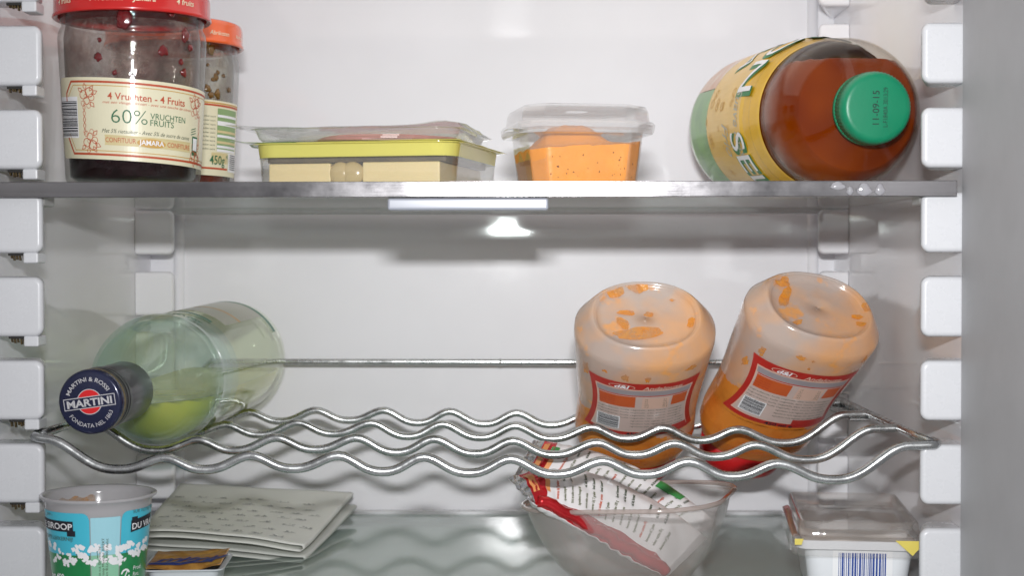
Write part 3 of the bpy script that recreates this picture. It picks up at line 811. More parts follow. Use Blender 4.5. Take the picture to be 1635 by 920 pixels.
def drect(mat, layer, u0, u1, v0, v1, nu=60, nv=4):
    V = [(u0 + (u1 - u0) * i / nu, v0 + (v1 - v0) * j / nv) for i in range(nu + 1) for j in range(nv + 1)]
    F = [(i * (nv + 1) + j, (i + 1) * (nv + 1) + j, (i + 1) * (nv + 1) + j + 1, i * (nv + 1) + j + 1) for i in range(nu) for j in range(nv)]
    P.add(mat, layer, V, F)
drect(LABY, 0, -175, 60, .0745, .176); drect(LABG, 0, -150, -62, .1762, .232); drect(LABW, 0, -61.5, 60, .1762, .232); drect(LABW, 0, -175, -150.5, .1762, .232)
sd = 180 / PI / .047
def around(s, mat, layer, u, v, size, up=1, bold=.0, shear=0.0, wid=1.0, dx=0, dy=0):
    V, F, w = text_geo(s, shear, bold, 1.0, .12)
    # reads clockwise (increasing u) with letter tops towards the far end (up=1) or the reverse
    P.add(mat, layer, [((u + up * (x * size * wid + dx) * sd), v + up * (y * size + dy)) for x, y in V], F)
for dd, mt, ly, bd_ in ((0, OUTG, 1, .045), (0, WHITEP, 3, .0)):
    around('LIMON', mt, ly, 52, .112, .034, up=-1, bold=bd_); around('CASERA', mt, ly, 62, .146, .026, up=-1, bold=bd_, shear=.2)
    around('SELVA', mt, ly, -100, .122, .036, up=-1, bold=bd_, wid=.8)
around('Suave mas', GREYS, 1, -68, .112, .016, up=-1, shear=.4, bold=.008, wid=.62); around('Frio', GREYS, 1, -92, .138, .018, up=-1, shear=.4, bold=.008, wid=.7)
OCH = solid('ochre_bubble', s2l((205, 156, 22)), .35)
for _ in range(26):
    q = random.uniform(.0015, .0035); P.disc(OCH, 1, random.uniform(-150, -55), random.uniform(.11, .178), q * sd, q, 16, hole=.72)
P.build('label', lem, lemmap)

# ------------------------------------------------------------------ dark capped bottle on the rack
pc = at(143, 642, .004); pe = Vector((CX - .2085, .285, EYE - .0672))
M = lying(pc, pe)
mar = thing('vermouth_bottle', 'glass bottle with a dark blue cap and pale green drink, lying on the rack', 'vermouth bottle', mat=M)
MP = [(.0130, .030), (.0132, .056), (.0150, .064), (.0215, .0740), (.0300, .0850), (.0352, .0960), (.0378, .1070), (.0386, .1120), (.0380, .1160), (.0372, .1240), (.0374, .15), (.0376, .20), (.0380, .262), (.0370, .2720), (.0330, .2790), (.02, .2810), (0, .2740)]
MGL = clear('pale_green_glass', (.97, .995, .99), (.66, .84, .81), .03, bump=.2, bscale=35, haze=.085, hcol=s2l((218, 240, 236)), pw=2.4, refl=.8)
rings('glass_body', lathe_rings(MP + [(max(r - .0028, 0), z - .002) for r, z in MP[::-1]], 120), MGL, mar)
m_, nt, out = newmat('yellow_green_drink'); L_ = nt.links.new
pb = N(nt, 'ShaderNodeBsdfPrincipled'); f_, _ = noise_fac(nt, 22, .35, .7, detail=3, seed=9)
PALEL = clear('light_paled_drink', (.975, .99, .95), (.93, .96, .86), .03, haze=.03, hcol=s2l((216, 228, 196)), refl=.6)
L_(mixc(nt, f_, s2l((196, 204, 50)), s2l((236, 222, 52))), pb.inputs['Base Color']); pb.inputs['Roughness'].default_value = .04
tr_ = N(nt, 'ShaderNodeBsdfTransparent'); tr_.inputs[0].default_value = (.80, .84, .38, 1); mx_ = N(nt, 'ShaderNodeMixShader'); mx_.inputs[0].default_value = .88
L_(tr_.outputs[0], mx_.inputs[1]); L_(pb.outputs[0], mx_.inputs[2]); L_(mx_.outputs[0], out.inputs['Surface']); GDRINK = m_
rings('drink', liquid([(.0120, .058), (.0124, .063)] + [(r - .0032, z) for r, z in MP[3:-2]] + [(.012, .278)], -.0085), GDRINK, mar, True, True)
lq = mar.children[-1]; lq.data.materials.append(PALEL)
for p_ in lq.data.polygons:
    if p_.normal.x > .95 or p_.center.z > .165: p_.material_index = 1  # top and rear drink paler: light passing through is put into the colour
NAVY = solid('navy_cap_lacquer', s2l((26, 32, 66)), .22, metal=.2, var=.2, coat=.5)
SLEEVE = solid('black_sleeve', s2l((38, 38, 44)), .28, var=.2, vscale=60, coat=.2, bump=.1)
SILV = solid('silver_print', s2l((206, 204, 206)), .35, metal=.2)
REDP = solid('red_cap_print', s2l((214, 32, 36)), .4)
GOLDB = solid('gold_band', s2l((150, 130, 92)), .4, metal=.6, var=.5, vscale=900)
cap = rings('cap', lathe_rings([(.0001, 0), (.0150, 0), (.0160, .0003), (.0166, .0012), (.0167, .0046)], 96), NAVY, mar)
rings('gold_band', lathe_rings([(.0150, .0046), (.0168, .0047), (.0168, .0066), (.0150, .0068)], 96), GOLDB, mar, loop=True)
sl = [(.0001, .0068), (.0166, .0069), (.0167, .0085), (.0162, .0090), (.0162, .0098), (.0167, .0103), (.0167, .0125), (.0161, .0131), (.0166, .0138), (.0168, .0160), (.0160, .0170), (.0157, .0190), (.0160, .0210), (.0162, .0520), (.0155, .0545), (.0140, .0548)]
rings('neck_sleeve', lathe_rings(sl, 96), SLEEVE, mar)
P = Print()
P.disc(SILV, 0, 0, .0002, .0066, n=48); P.disc(REDP, 1, 0, .0002, .0062, n=48)
P.rect(SILV, 2, -.0136, -.0030, .0136, .0030, .01); P.rect(NAVY, 3, -.0132, -.0026, .0132, .0026, .01)
P.text(SILV, 4, 'MARTINI', 0, -.00185, .0052, 'C', bold=.03, width=.0238)
P.text(SILV, 2, 'MARTINI & ROSSI', 0, 0, .0030, 'C', arc=.0108, bold=.012, width=.0245)
P.text(SILV, 2, 'FONDATA NEL 1863', 0, 0, .0030, 'C', arc=-.0131, bold=.0, width=.0285)
rr = math.radians(8)
P.build('cap_print', cap, lambda u, v, h: Vector((u * math.sin(rr) + v * math.cos(rr), u * math.cos(rr) - v * math.sin(rr), -.0001 - h)), .0001, .00006)
# labels round the glass
MWHITE = clear('faded_white_label', (.9, .9, .9), (.9, .9, .9), .3, haze=.8, hcol=s2l((214, 212, 208)), refl=.6)
MGREEN = solid('dark_green_label_edge', s2l((62, 122, 98)), .35)
MORG = solid('orange_label_line', s2l((216, 178, 128)), .4)
def marmap(u, v, h):
    a = math.radians(u); R = .0377 + h
    for (r0, z0), (r1, z1) in zip(MP[:-1], MP[1:]):
        if z0 <= v <= z1 and z1 > z0: R = r0 + (r1 - r0) * (v - z0) / (z1 - z0) + h + .0002; break
    return Vector((R * math.cos(a), R * math.sin(a), v))
P = Print()
drect(MWHITE, 0, -35, 42, .165, .255, 40, 4); drect(MGREEN, 1, -45, 62, .252, .258, 40, 1); drect(MORG, 1, -10, 42, .196, .200, 30, 1)
drect(MGREEN, 1, -10, 34, .146, .151, 30, 1)
V, F, w = text_geo('MARTINI EXTRA DRY', 0, .05); P.add(MGREEN, 1, [(-34 + x * .0052 * sd * 1.1, .128 + y * .007) for x, y in V], F)
P.build('label', mar, marmap)

# ------------------------------------------------------------------ sauce bottles, caps down in the rack
SAUCE = solid('orange_sauce', s2l((250, 154, 36)), .35, var=.15, vscale=60, col2=s2l((240, 140, 44)))
PPB = clear('milky_squeeze_plastic', (.97, .93, .90), (.86, .78, .72), .14, haze=.42, hcol=s2l((238, 224, 214)), refl=.9, pw=3, thru=.25,
            stain=[(s2l((240, 160, 50)), 60, .60, .70, .6, 1.0), (s2l((244, 170, 80)), 24, .42, .76, .62, 4.0)])
PPBO = clear('sauce_coated_plastic', (.97, .80, .50), (.9, .7, .4), .14, haze=.72, hcol=s2l((242, 160, 66)), hnoise=(30, .15, .55), refl=.8, thru=.2)
CAPR = solid('red_cap_plastic', s2l((190, 22, 26)), .3, var=.1)
SLR = solid('sauce_label_red', s2l((184, 44, 36)), .35, var=.12, vscale=90)
SLW = solid('sauce_label_pale', s2l((206, 184, 176)), .30, var=.06, vscale=50, coat=.3)
SLO = solid('sauce_label_orange', s2l((204, 92, 40)), .4, var=.1)
SLG = solid('sauce_label_grey', s2l((160, 152, 156)), .4); SLP = solid('sauce_label_pink', s2l((222, 186, 168)), .4)
ST = .055
SPROF = [(.008, .0200, .0150), (.0095, .0235, .0175), (.013, .0268, .0192), (.031, .0305, .0205)]
BPROF = [(.0315, .0300, .0200), (.036, .0335, .0215), (.045, .0368, .0235), (.055, .0378, .0245), (.066, .0374, .0250), (.078, .0368, .0256), (.094, .0376, .0266), (.110, .0392, .0282), (.128, .0406, .0300), (.142, .0418, .0310),
         (.1460, .0416, .0308), (.1475, .0406, .0302), (.1560, .0340, .0272), (.1575, .0322, .0262), (.1577, .0312, .0254), (.1566, .0300, .0244), (.1552, .0290, .0236), (.1546, .0240, .019), (.1550, .0120, .0095), (.1551, .0005, .0004)]
def sauce(M, label, seedv, fill):
    t = thing('sauce_bottle', label, 'sauce bottle', mat=M, group='sauce bottles standing cap down in the rack')
    rings('cap', [supell(a, b, z, 2.2) for z, a, b in SPROF], CAPR, t, True, True)
    fine = []
    for (z0, a0, b0), (z1, a1, b1) in zip(BPROF[:-1], BPROF[1:]):
        k_ = max(1, int(abs(z1 - z0) / .001)) if z0 < .12 else 1
        fine += [(z0 + (z1 - z0) * i / k_, a0 + (a1 - a0) * i / k_, b0 + (b1 - b0) * i / k_) for i in range(k_)]
    fine.append(BPROF[-1])
    inner = [(z - .0009 if z > .1 else z, max(a - .0011, .0003), max(b - .0011, .0002)) for z, a, b in fine][::-1]
    bw = rings('bottle_wall', [supell(a, b, z, 2.25, 96) for z, a, b in fine + inner], PPB, t, False, False, loop=True)
    bw.data.materials.append(PPBO)      # where sauce still coats the plastic
    for p_ in bw.data.polygons:
        c_ = p_.center; an = math.atan2(c_.y, c_.x)
        lim = fill + .014 * math.cos(an + 2.9) + .006 * mnoise.noise(Vector((math.cos(an) * 2.2, math.sin(an) * 2.2, seedv))) + .003 * mnoise.noise(Vector((math.cos(an) * 7, math.sin(an) * 7, seedv)))
        if c_.z < lim: p_.material_index = 1
    # sauce left in the lower end, climbing one side
    sr = []
    for z, a, b in BPROF[:9]:
        if z > fill + .03: break
        sr.append([Vector((q.x, q.y, min(z, fill - .008))) for q in supell(a - .0024, b - .0024, z, 2.25)])
    rings('sauce', sr, SAUCE, t, True, True)
    # raised oval ring on the base
    n = 72; pts = [Vector((.0292 * math.cos(2 * PI * j / n), .0250 * math.sin(2 * PI * j / n), .1531)) for j in range(n)]
    P2 = Print()
    P = P2
    def mp(u, v, h):
        for (z0, a0, b0), (z1, a1, b1) in zip(BPROF[:-1], BPROF[1:]):
            if z0 <= v <= z1: k = (v - z0) / (z1 - z0); a = a0 + (a1 - a0) * k; b = b0 + (b1 - b0) * k; break
        a += h; b += h; x = max(-a * .999, min(a * .999, u)); p = 2.25
        return Vector((x, -b * (1 - (abs(x) / a) ** p) ** (1 / p), v))
    T, B = .130, .0745; mid = (T + B) / 2
    def hw(v, w=.0330, pinch=.0036): return w - pinch * (1 - ((v - mid) / ((T - B) / 2)) ** 2)
    def panel(mat, ly, top, bot, ins, f0=-1.0, f1=1.0, nu=26, nv=10):
        V = []; F = []
        for j in range(nv + 1):
            v = bot + (top - bot) * j / nv; w_ = hw(v) - ins
            for i in range(nu + 1): V.append((w_ * (f0 + (f1 - f0) * i / nu), v))
        for j in range(nv):
            for i in range(nu): a = j * (nu + 1) + i; F.append((a, a + 1, a + nu + 2, a + nu + 1))
        P.add(mat, ly, V, F)
    panel(SLR, 0, T, B, 0); panel(SLP, 1, T - .0062, B + .0035, .0028); panel(SLG, 2, T - .0072, T - .0120, .0034); panel(SLW, 2, T - .0130, B + .0042, .0034)
    panel(SLO, 3, T - .0135, T - .0250, .0040, -1.0, -.18); panel(SLO, 3, T - .0135, T - .0235, .0040, .66, 1.0)
    panel(SLP, 3, T - .0145, T - .0260, .0040, -.02, .60); panel(SLR, 2, T - .0122, T - .0130, .0040)
    panel(SLR, 4, B + .0085, B + .0030, .0030, .28, 1.0, nu=12, nv=2)
    for k in range(7): P.text(INKDARK, 4, 'ingredients: huile vegetale, eau, sucre, vinaigre', -.006 if k > 3 else -.026, T - .0280 - .0030 * k, .0017, 'L', width=.032 if k > 3 else .050)
    for k in range(5): P.text(INKDARK, 4, '%d,%d' % (k * 3 + 1, k), .001, T - .0165 - .0020 * k, .0017); P.text(INKDARK, 4, '%d g' % (k * 7 + 2), .012, T - .0165 - .0020 * k, .0017)
    for k in range(4): P.text(SLR, 4, 'energie kJ kcal', -.026, T - .0160 - .0022 * k, .0016, 'L')
    P.rect(WHITEP, 4, -.0262, B + .0062, -.0125, B + .0196)
    yy = B + .0070
    while yy < B + .0185: h = random.choice((.0003, .0005, .0008)); P.rect(INKBLACK, 5, -.0255, yy, -.0132, yy + h); yy += h + random.choice((.0003, .0005))
    P.disc(SLP, 2, -.0135, T - .0040, .0078, .0026, 30); P.disc(SLR, 3, -.0135, T - .0040, .0073, .0022, 30)
    P.text(WHITEP, 4, 'd&l', -.0135, T - .0054, .0046, 'C', bold=.03, shear=.2, width=.0088)
    P.text(SLP, 4, 'Andalouse', .0105, T - .0056, .0046, 'C', bold=.02, shear=.25, width=.0235)
    P.text(INKBLACK, 4, '450 ml e', .001, B + .0005, .0040, 'C', bold=.02, width=.018)
    P.build('label', t, mp, .0003, .0001)
    # smears of sauce on the base and shoulders
    rnd = random.Random(seedv * 10 + 3)
    P = Print()
    return t
def frame(o, z, xg=(1, 0, 0)):
    z = Vector(z).normalized(); x = Vector(xg); x = (x - z * x.dot(z)).normalized(); y = z.cross(x)
    o = Vector(o) - z * ST
    return Matrix(((x.x, y.x, z.x, o.x), (x.y, y.y, z.y, o.y), (x.z, y.z, z.z, o.z), (0, 0, 0, 1)))
o1 = at(1013, 674, .197); s1 = sauce(frame(o1, (.02, -.72, .69)), 'upturned sauce bottle with orange smears on its base, nearer the middle of the rack', 2.9, .074)
o2 = at(1214, 661, .197); s2 = sauce(frame(o2, (.235, -.68, .69)), 'upturned sauce bottle tilted to the right, nearest the right end of the rack', 3.3, .080)
def smear(parent, pts, mat, ztop, name='sauce_smear'):
    """thin patches of sauce inside the base wall: list of (x, y, rx, ry, angle)"""
    P = Print()
    for x, y, rx, ry, a in pts:
        n = 26; V = [(x, y)]
        for j in range(n):
            t = 2 * PI * j / n; q = 1 + .45 * mnoise.noise(Vector((math.cos(t) * 1.5 + x * 999, math.sin(t) * 1.5, y * 777)))
            X, Y = rx * q * math.cos(t), ry * q * math.sin(t); V.append((x + X * math.cos(a) - Y * math.sin(a), y + X * math.sin(a) + Y * math.cos(a)))
        P.add(mat, 0, V, [(0, 1 + j, 1 + (j + 1) % n) for j in range(n)])
    def mp(u, v, h):
        # follow the shape of the base from outside to centre
        rad = math.hypot(u / .0416, v / .0308); z = .1549
        if rad > .98: z = .1470
        elif rad > .77: z = .1577 - (rad - .77) / .21 * .0105
        elif rad > .68: z = .1550 + (rad - .68) / .09 * .0027
        return Vector((u, v, z + .0003 + h))
    r_ = P.build(name, parent, mp)
    for q_ in r_: q_['kind'] = 'stuff'
    return r_
SM = residue('smeared_sauce', s2l((244, 150, 26)), s2l((238, 166, 70)), .26, .74, .95, 120, .4)
smear(s1, [(-.004, -.0125, .0150, .0042, .12), (-.0135, -.0050, .0030, .0048, .5), (-.0120, .0030, .0060, .0022, 0), (.0015, .0020, .0028, .0020, 0), (-.004, .0235, .0065, .0042, 0), (-.018, .0190, .0050, .0040, .4), (.016, .0135, .0018, .0010, 0), (.026, -.0040, .0020, .0045, -.4)], SM, 0)
smear(s2, [(-.020, .0040, .0032, .0100, -.35), (-.015, -.0150, .0040, .0018, .6), (-.021, .0160, .0050, .0035, .2), (.024, -.0020, .0040, .0020, .2), (.0250, -.0080, .0028, .0022, .3), (.010, .0262, .0100, .0012, 0), (.0300, .0050, .0016, .0040, .3)], SM, 0)
# smears on the bottle's front above the label
def front_smear(parent, pts):
    P = Print()
    for x, z, rx, rz in pts: P.disc(SM, 0, x, z, rx, rz, 16, jag=.35)
    def mp(u, v, h):
        for (z0, a0, b0), (z1, a1, b1) in zip(BPROF[:-1], BPROF[1:]):
            if z0 <= v <= z1: k = (v - z0) / (z1 - z0); a = a0 + (a1 - a0) * k; b = b0 + (b1 - b0) * k; break
        else: a, b = BPROF[9][1:]
        a += h; b += h; x = max(-a * .999, min(a * .999, u)); return Vector((x, -b * (1 - (abs(x) / a) ** 2.25) ** (1 / 2.25), v))
    for q_ in P.build('sauce_smear', parent, mp): q_['kind'] = 'stuff'
front_smear(s1, [(-.012, .1350, .0022, .0030), (-.024, .137, .0016, .0012), (.001, .1345, .0020, .0032), (.026, .140, .003, .002), (-.0345, .13, .002, .006)])
front_smear(s2, [(-.010, .1425, .0034, .0016), (-.002, .1415, .0010, .0010), (-.002, .1345, .0010, .0012), (.0310, .1420, .0016, .0035), (-.0300, .1350, .0018, .0040), (-.034, .118, .0015, .004)])

# ------------------------------------------------------------------ syrup cup
CR = .0288; CH = .0622
pcup = at(157, 800, .0)
cup = thing('syrup_cup', 'open plastic cup printed with blue sky, green meadow and white blossom', 'syrup cup', (pcup.x, .0, 0))
CUPW = clear('cup_plastic', (.8, .8, .8), (.6, .6, .6), .12, haze=.90, hcol=s2l((206, 204, 206)), refl=.8)
def cr(z): return .0205 + (.0262 - .0205) * (z / .058)
rings('cup_wall', lathe_rings([(0, .0005), (.0195, .0005), (.0205, .0020), (.0262, .0570), (.0266, .0600), (.0284, .0612), (.0290, .0618), (.0290, .0626), (.0283, .0630), (.0262, .0622), (.0256, .0590), (.0198, .0030), (0, .0030)], 96), CUPW, cup)
SYR = residue('dried_syrup', s2l((206, 160, 110)), s2l((190, 140, 90)), .38, .6, .8, 90, .3)
V = []; F = []; n = 20
for i in range(n + 1):
    a = math.radians(110 + 60 * i / n)
    for z in (.045, .051, .0575): r = .0198 + (.0256 - .0198) * (z - .003) / .056 - .0002; V.append(Vector((r * math.cos(a), r * math.sin(a), z + .0008 * math.sin(i))))
for i in range(n):
    for j in range(2): a = i * 3 + j; F.append((a, a + 3, a + 4, a + 1))
mesh('syrup_stain', V, F, SYR, cup)
SKYB = solid('cup_sky_blue', s2l((70, 188, 212)), .3, var=.05, coat=.3); MEADOW = solid('cup_meadow_green', s2l((30, 132, 74)), .3, var=.1, coat=.3)
SKYP = solid('cup_pale_blue', s2l((160, 212, 224)), .35, var=.04); MEADP = solid('cup_pale_green', s2l((140, 196, 164)), .35, var=.04)
caz = math.atan((856 - 157) / FPX)
UC = lambda px: math.asin(max(-.995, min(.995, (px - 157) / 83.0))) * .024
VC = lambda py: .058 - (py - 803) / 3165.0 * 1.0
def cupmap(u, v, h):
    a = u / .024 + caz; R = cr(v) + h + .0002; return Vector((R * math.sin(a), -R * math.cos(a), v))
P = Print(); zl = .004; hz = VC(875)
def top_round(a, b, r, top):
    def f(u):
        e = min(u - a, b - u)
        return top if e >= r else top - (r - math.sqrt(max(0, r * r - (r - max(e, 0)) ** 2)))
    return f
for a, b in ((-.0370, UC(143)), (UC(192), .0370)):
    us = [a + (b - a) * i / 40 for i in range(41)]
    P.strip(SKYB, 0, us, lambda u: hz, top_round(a, b, .0036, .0565), 3); P.strip(MEADOW, 0, us, lambda u: zl, lambda u: hz - .00001, 4)
a, b = UC(144.5), UC(190.5)
P.rect(SKYP, 0, a, hz, b, VC(815)); P.rect(MEADP, 0, a, zl, b, hz - .00001)
P.text(INKDARK, 3, 'Met o.a. Betuwse by:', UC(160), VC(912), .0017, rot=PI / 2, width=.0165); P.text(INKDARK, 3, 'Siroop Meester BAERT', UC(166), VC(914), .0017, rot=PI / 2, width=.021)
P.text(INKDARK, 3, 'Bus 8.Lc 3.4400 Aalst', UC(172), VC(912), .0017, rot=PI / 2, width=.020)
for px in list(range(78, 142, 8)) + list(range(146, 192, 9)) + list(range(192, 240, 6)):
    for q in range(2):
        cx_, cy_ = UC(px) + random.uniform(-.001, .001), VC(random.choice((864, 872, 880, 886)) + random.uniform(-4, 4))
        rr_ = random.uniform(.0011, .0017)
        for k in range(6): P.disc(WHITEP, 2, cx_ + random.uniform(-.0014, .0014), cy_ + random.uniform(-.0012, .0012), rr_ * random.uniform(.5, .8), None, 7, jag=.3)
        if random.random() < .35: P.stroke(INKDARK, 1, [(cx_, cy_), (cx_ + .0003, cy_ - .0042)], .0003)
# black banners with their words
def banner(pxs, tx, words, w, flip=1):
    P.add(INKBLACK, 2, pxs, [tuple(range(len(pxs)))])
    P.text(WHITEP, 4, words, tx[0], tx[1], .0050, 'L', rot=tx[2], bold=.012, width=w)
for x0_, x1_ in ((74, 118),):
    n = 10
    for i in range(n):
        ua, ub = UC(x0_ + (x1_ - x0_) * i / n), UC(x0_ + (x1_ - x0_) * (i + 1) / n)
        P.add(INKBLACK, 2, [(ua, VC(838)), (ub, VC(838)), (ub, VC(821)), (ua, VC(821))], [(0, 1, 2, 3)])
P.rect(INKBLACK, 2, UC(108), VC(845), UC(121), VC(836)); P.text(WHITEP, 4, 'SE SIROOP', UC(74.5), VC(834.5), .0044, 'L', bold=.01, width=UC(117) - UC(74.5))
for i in range(10):
    ua, ub = UC(207 + 31 * i / 10), UC(207 + 31 * (i + 1) / 10)
    P.add(INKBLACK, 2, [(ua, VC(843 - i * .5)), (ub, VC(843 - i * .5)), (ub, VC(824 - i * .5)), (ua, VC(824 - i * .5))], [(0, 1, 2, 3)])
P.rect(INKBLACK, 2, UC(208), VC(826), UC(217), VC(819)); P.text(WHITEP, 4, 'DU VRAI SIROP', UC(209), VC(839), .0044, 'L', bold=.01, rot=.05)
P.text(INKDARK, 3, 'ECHTE LEKKERNIJ!', UC(117), VC(852), .0026, 'R', bold=.01); P.text(INKDARK, 3, 'SUR VOTRE PAIN', UC(209), VC(813), .0024); P.text(INKDARK, 3, 'pur...', UC(88), VC(814), .0024, 'R')
P.text(WHITEP, 3, 'net 400 g', UC(106), VC(915), .0040, 'R', bold=.015)
P.disc(WHITEP, 3, UC(202), VC(910), .0027, .0030, 24, hole=.68, a0=20, a1=170); P.disc(WHITEP, 3, UC(202), VC(910), .0027, .0030, 24, hole=.68, a0=200, a1=350)
P.stroke(WHITEP, 3, [(UC(200), VC(916)), (UC(205), VC(904))], .0007); P.text(WHITEP, 3, 'Prod.', UC(215), VC(905), .0030); P.text(WHITEP, 3, 'Rec.', UC(215), VC(915), .0030)
P.build('cup_print', cup, cupmap, .0002, .0001)

# ------------------------------------------------------------------ folded papers
PAPER = solid('grey_white_paper', s2l((224, 225, 219)), .6, var=.06, vscale=20, bump=.2, bscale=60)
PGREY = solid('faint_grey_print', s2l((158, 160, 160)), .6, var=.1)
PAPER2 = solid('plain_grey_paper', s2l((210, 212, 206)), .6, var=.1, vscale=30)
def packet(c, label, gap, mat, bulge=.003, seed=0):
    """folded paper: corners near-left, near-right, far-right, far-left of the upper sheet; folded round its right edge"""
    nl, nr, frr, fl = c; base = Vector((nl + nr + frr + fl) / 4); base.z = 0
    n, m = 30, 26; V = []; F = []
    def top(s, t):
        # round the two near corners
        p = nl * (1 - s) * (1 - t) + nr * s * (1 - t) + frr * s * t + fl * (1 - s) * t
        k = max(0, (s - .86) / .14); q = max(0, 1 - t / .14); d = math.hypot(k, q)
        if d > 1: p = p + (Vector(nl * .5 + frr * .5) - p) * (.06 * (d - 1))
        p = p + Vector((0, 0, bulge * math.sin(PI * s) * (1 - t) + .0008 * mnoise.noise(Vector((s * 3 + seed, t * 3, 0)))))
        return p
    prof = [(i / n, 0.0) for i in range(n + 1)]
    rows = []
    for j in range(m + 1):
        t = j / m; row = [top(i / n, t) for i in range(n + 1)]
        e = row[-1]; dx = (row[-1] - row[-2]).normalized()
        for a in (20, 50, 90, 130, 160): r = gap / 2; row.append(e + dx * r * math.sin(math.radians(a)) - Vector((0, 0, r * (1 - math.cos(math.radians(a))))))
        for i in range(n, -1, -1): row.append(top(i / n, t) - Vector((0, 0, gap + .0004)) + Vector((0, -.002 * (1 - t), 0)))
        rows.append([p - base for p in row])
    w = len(rows[0]); V = [p for r in rows for p in r]
    for j in range(m):
        for i in range(w - 1): a = j * w + i; F.append((a, a + 1, a + w + 1, a + w))
    o = mesh('folded_paper', V, F, mat, None, True); o.location = base
    so = o.modifiers.new('thickness', 'SOLIDIFY'); so.thickness = .0005; so.offset = -1
    if mat is PAPER:
        P = Print(); rn = random.Random(5)
        for row in range(7):
            for k in range(8):
                cs = .07 + k * .125 + (.06 if row % 2 else 0) + rn.uniform(-.02, .02); ct = .07 + row * .105 + rn.uniform(-.01, .01)
                if cs > .95: continue
                for q in range(rn.randint(4, 8)):
                    P.disc(PGREY, 0, cs + rn.uniform(-.032, .032), ct + rn.uniform(-.012, .012), rn.uniform(.003, .009), rn.uniform(.003, .007), 7, jag=.4)
                P.stroke(PGREY, 0, [(cs - .04, ct - .016), (cs + .03, ct - .010 + rn.uniform(-.01, .01))], .004, cell=.02)
        for q_ in P.build('paper_print', o, lambda u, v, h: top(u, v) - base + Vector((0, 0, h)), .0003, .0001): q_['kind'] = 'stuff'
    return tag(o, label, 'folded paper', 'folded papers stacked on the lower shelf')
packet((at(222, 848, .150), at(482, 872, .148), at(560, 786, .292), at(288, 772, .292)), 'topmost folded sheet of grey paper printed with faint dark marks', .0035, PAPER)
packet((at(228, 869, .150), at(484, 891, .146), at(566, 806, .288), at(296, 793, .288)), 'lower folded grey paper pressed under the printed one', .0030, PAPER2, .0010, 4)

# ------------------------------------------------------------------ little portion tub with gold foil
p = at(296, 900, .03)
por = thing('portion_tub', 'little single-portion tub with a bent gold and blue foil lid, beside the printed cup', 'portion tub', (p.x, .036, 0), rot=(0, 0, math.radians(4)))
TUBW = solid('portion_tub_plastic', s2l((206, 210, 214)), .3, var=.04)
hz_ = .0205
tray_shell('tub_body', [(.0003, .0140, .0150, .005), (.002, .0155, .0165, .006), (hz_ - .0010, .0185, .0195, .005), (hz_ - .0008, .0212, .0225, .006), (hz_, .0214, .0227, .006)], .0006, TUBW, por)
FOIL = solid('gold_foil', s2l((222, 166, 84)), .28, metal=.45, var=.35, vscale=110, bump=.5, bscale=160, col2=s2l((170, 112, 52)))
FBLUE = solid('blue_foil_print', s2l((40, 62, 160)), .3, metal=.4, var=.2); FPALE = solid('pale_foil_print', s2l((190, 190, 200)), .3, metal=.4)
def foil_z(x, y): return hz_ + .0005 + .0012 * max(0, (y + .02) / .04) + .0009 * mnoise.noise(Vector((x * 130, y * 130, 3))) + (.0015 * max(0, x / .02) ** 2) - .0025 * math.exp(-((y + .016) / .004) ** 2 - (x / .014) ** 4)
def gridf(name, a, b, zf, mat, parent, n=34):
    V = []; F = []
    for i in range(n + 1):
        for j in range(n + 1): x = -a + 2 * a * i / n; y = -b + 2 * b * j / n; V.append(Vector((x, y, zf(x, y))))
    for i in range(n):
        for j in range(n): q = i * (n + 1) + j; F.append((q, q + n + 1, q + n + 2, q + 1))
    o = mesh(name, V, F, mat, parent); so = o.modifiers.new('thickness', 'SOLIDIFY'); so.thickness = .0001; return o
gridf('foil_lid', .0195, .0208, foil_z, FOIL, por)
P = Print()
for k in range(7):
    x0 = -.016 + k * .0048; P.stroke(FBLUE, 0, [(x0, -.008), (x0 + .0030, -.002), (x0 + .0070, .0015)], .0022, cell=.0008)
P.stroke(FBLUE, 0, [(-.018, -.0105), (-.004, -.0100), (.008, -.0085), (.0185, -.0010)], .0034, cell=.001); P.stroke(FPALE, 1, [(-.018, -.0080), (-.006, -.0070), (.004, -.0045)], .0010, cell=.001)
P.build('foil_print', por, lambda u, v, h: Vector((u, v, foil_z(u, v) + h)), .0003)

# ------------------------------------------------------------------ milky bowl
pb_ = at(1013, 800, .078)
bowl = thing('plastic_bowl', 'milky see-through plastic bowl with rounded corners holding two snack packets', 'bowl', (pb_.x, .078, .0006), rot=(0, math.radians(-3.2), math.radians(-16)))
MILKP = clear('milky_bowl_plastic', (.99, .985, .983), (.92, .90, .89), .08, haze=.15, hcol=s2l((240, 234, 232)), f0=.05, bump=.2, bscale=40, pw=2.5)
bl = [(z_, a_, a_ - .0005, r_) for z_, a_, r_ in [(0, .020, .016), (.0012, .026, .022), (.006, .0335, .028), (.014, .0405, .032), (.024, .0460, .034), (.036, .0505, .034), (.0460, .0532, .034), (.0466, .0550, .035), (.0480, .0556, .035), (.0486, .0548, .034)]]
tray_shell('bowl_wall', bl, .0012, MILKP, bowl, 12)
tube('bowl_rim', [q for q in rrect(.0552, .0547, .0345, .0484, 14)] + [rrect(.0552, .0547, .0345, .0484, 14)[0]], .0013, clear('milky_rim', (.85, .82, .8), (.6, .56, .54), .1, haze=.45, hcol=s2l((220, 206, 200))), bowl, 10)

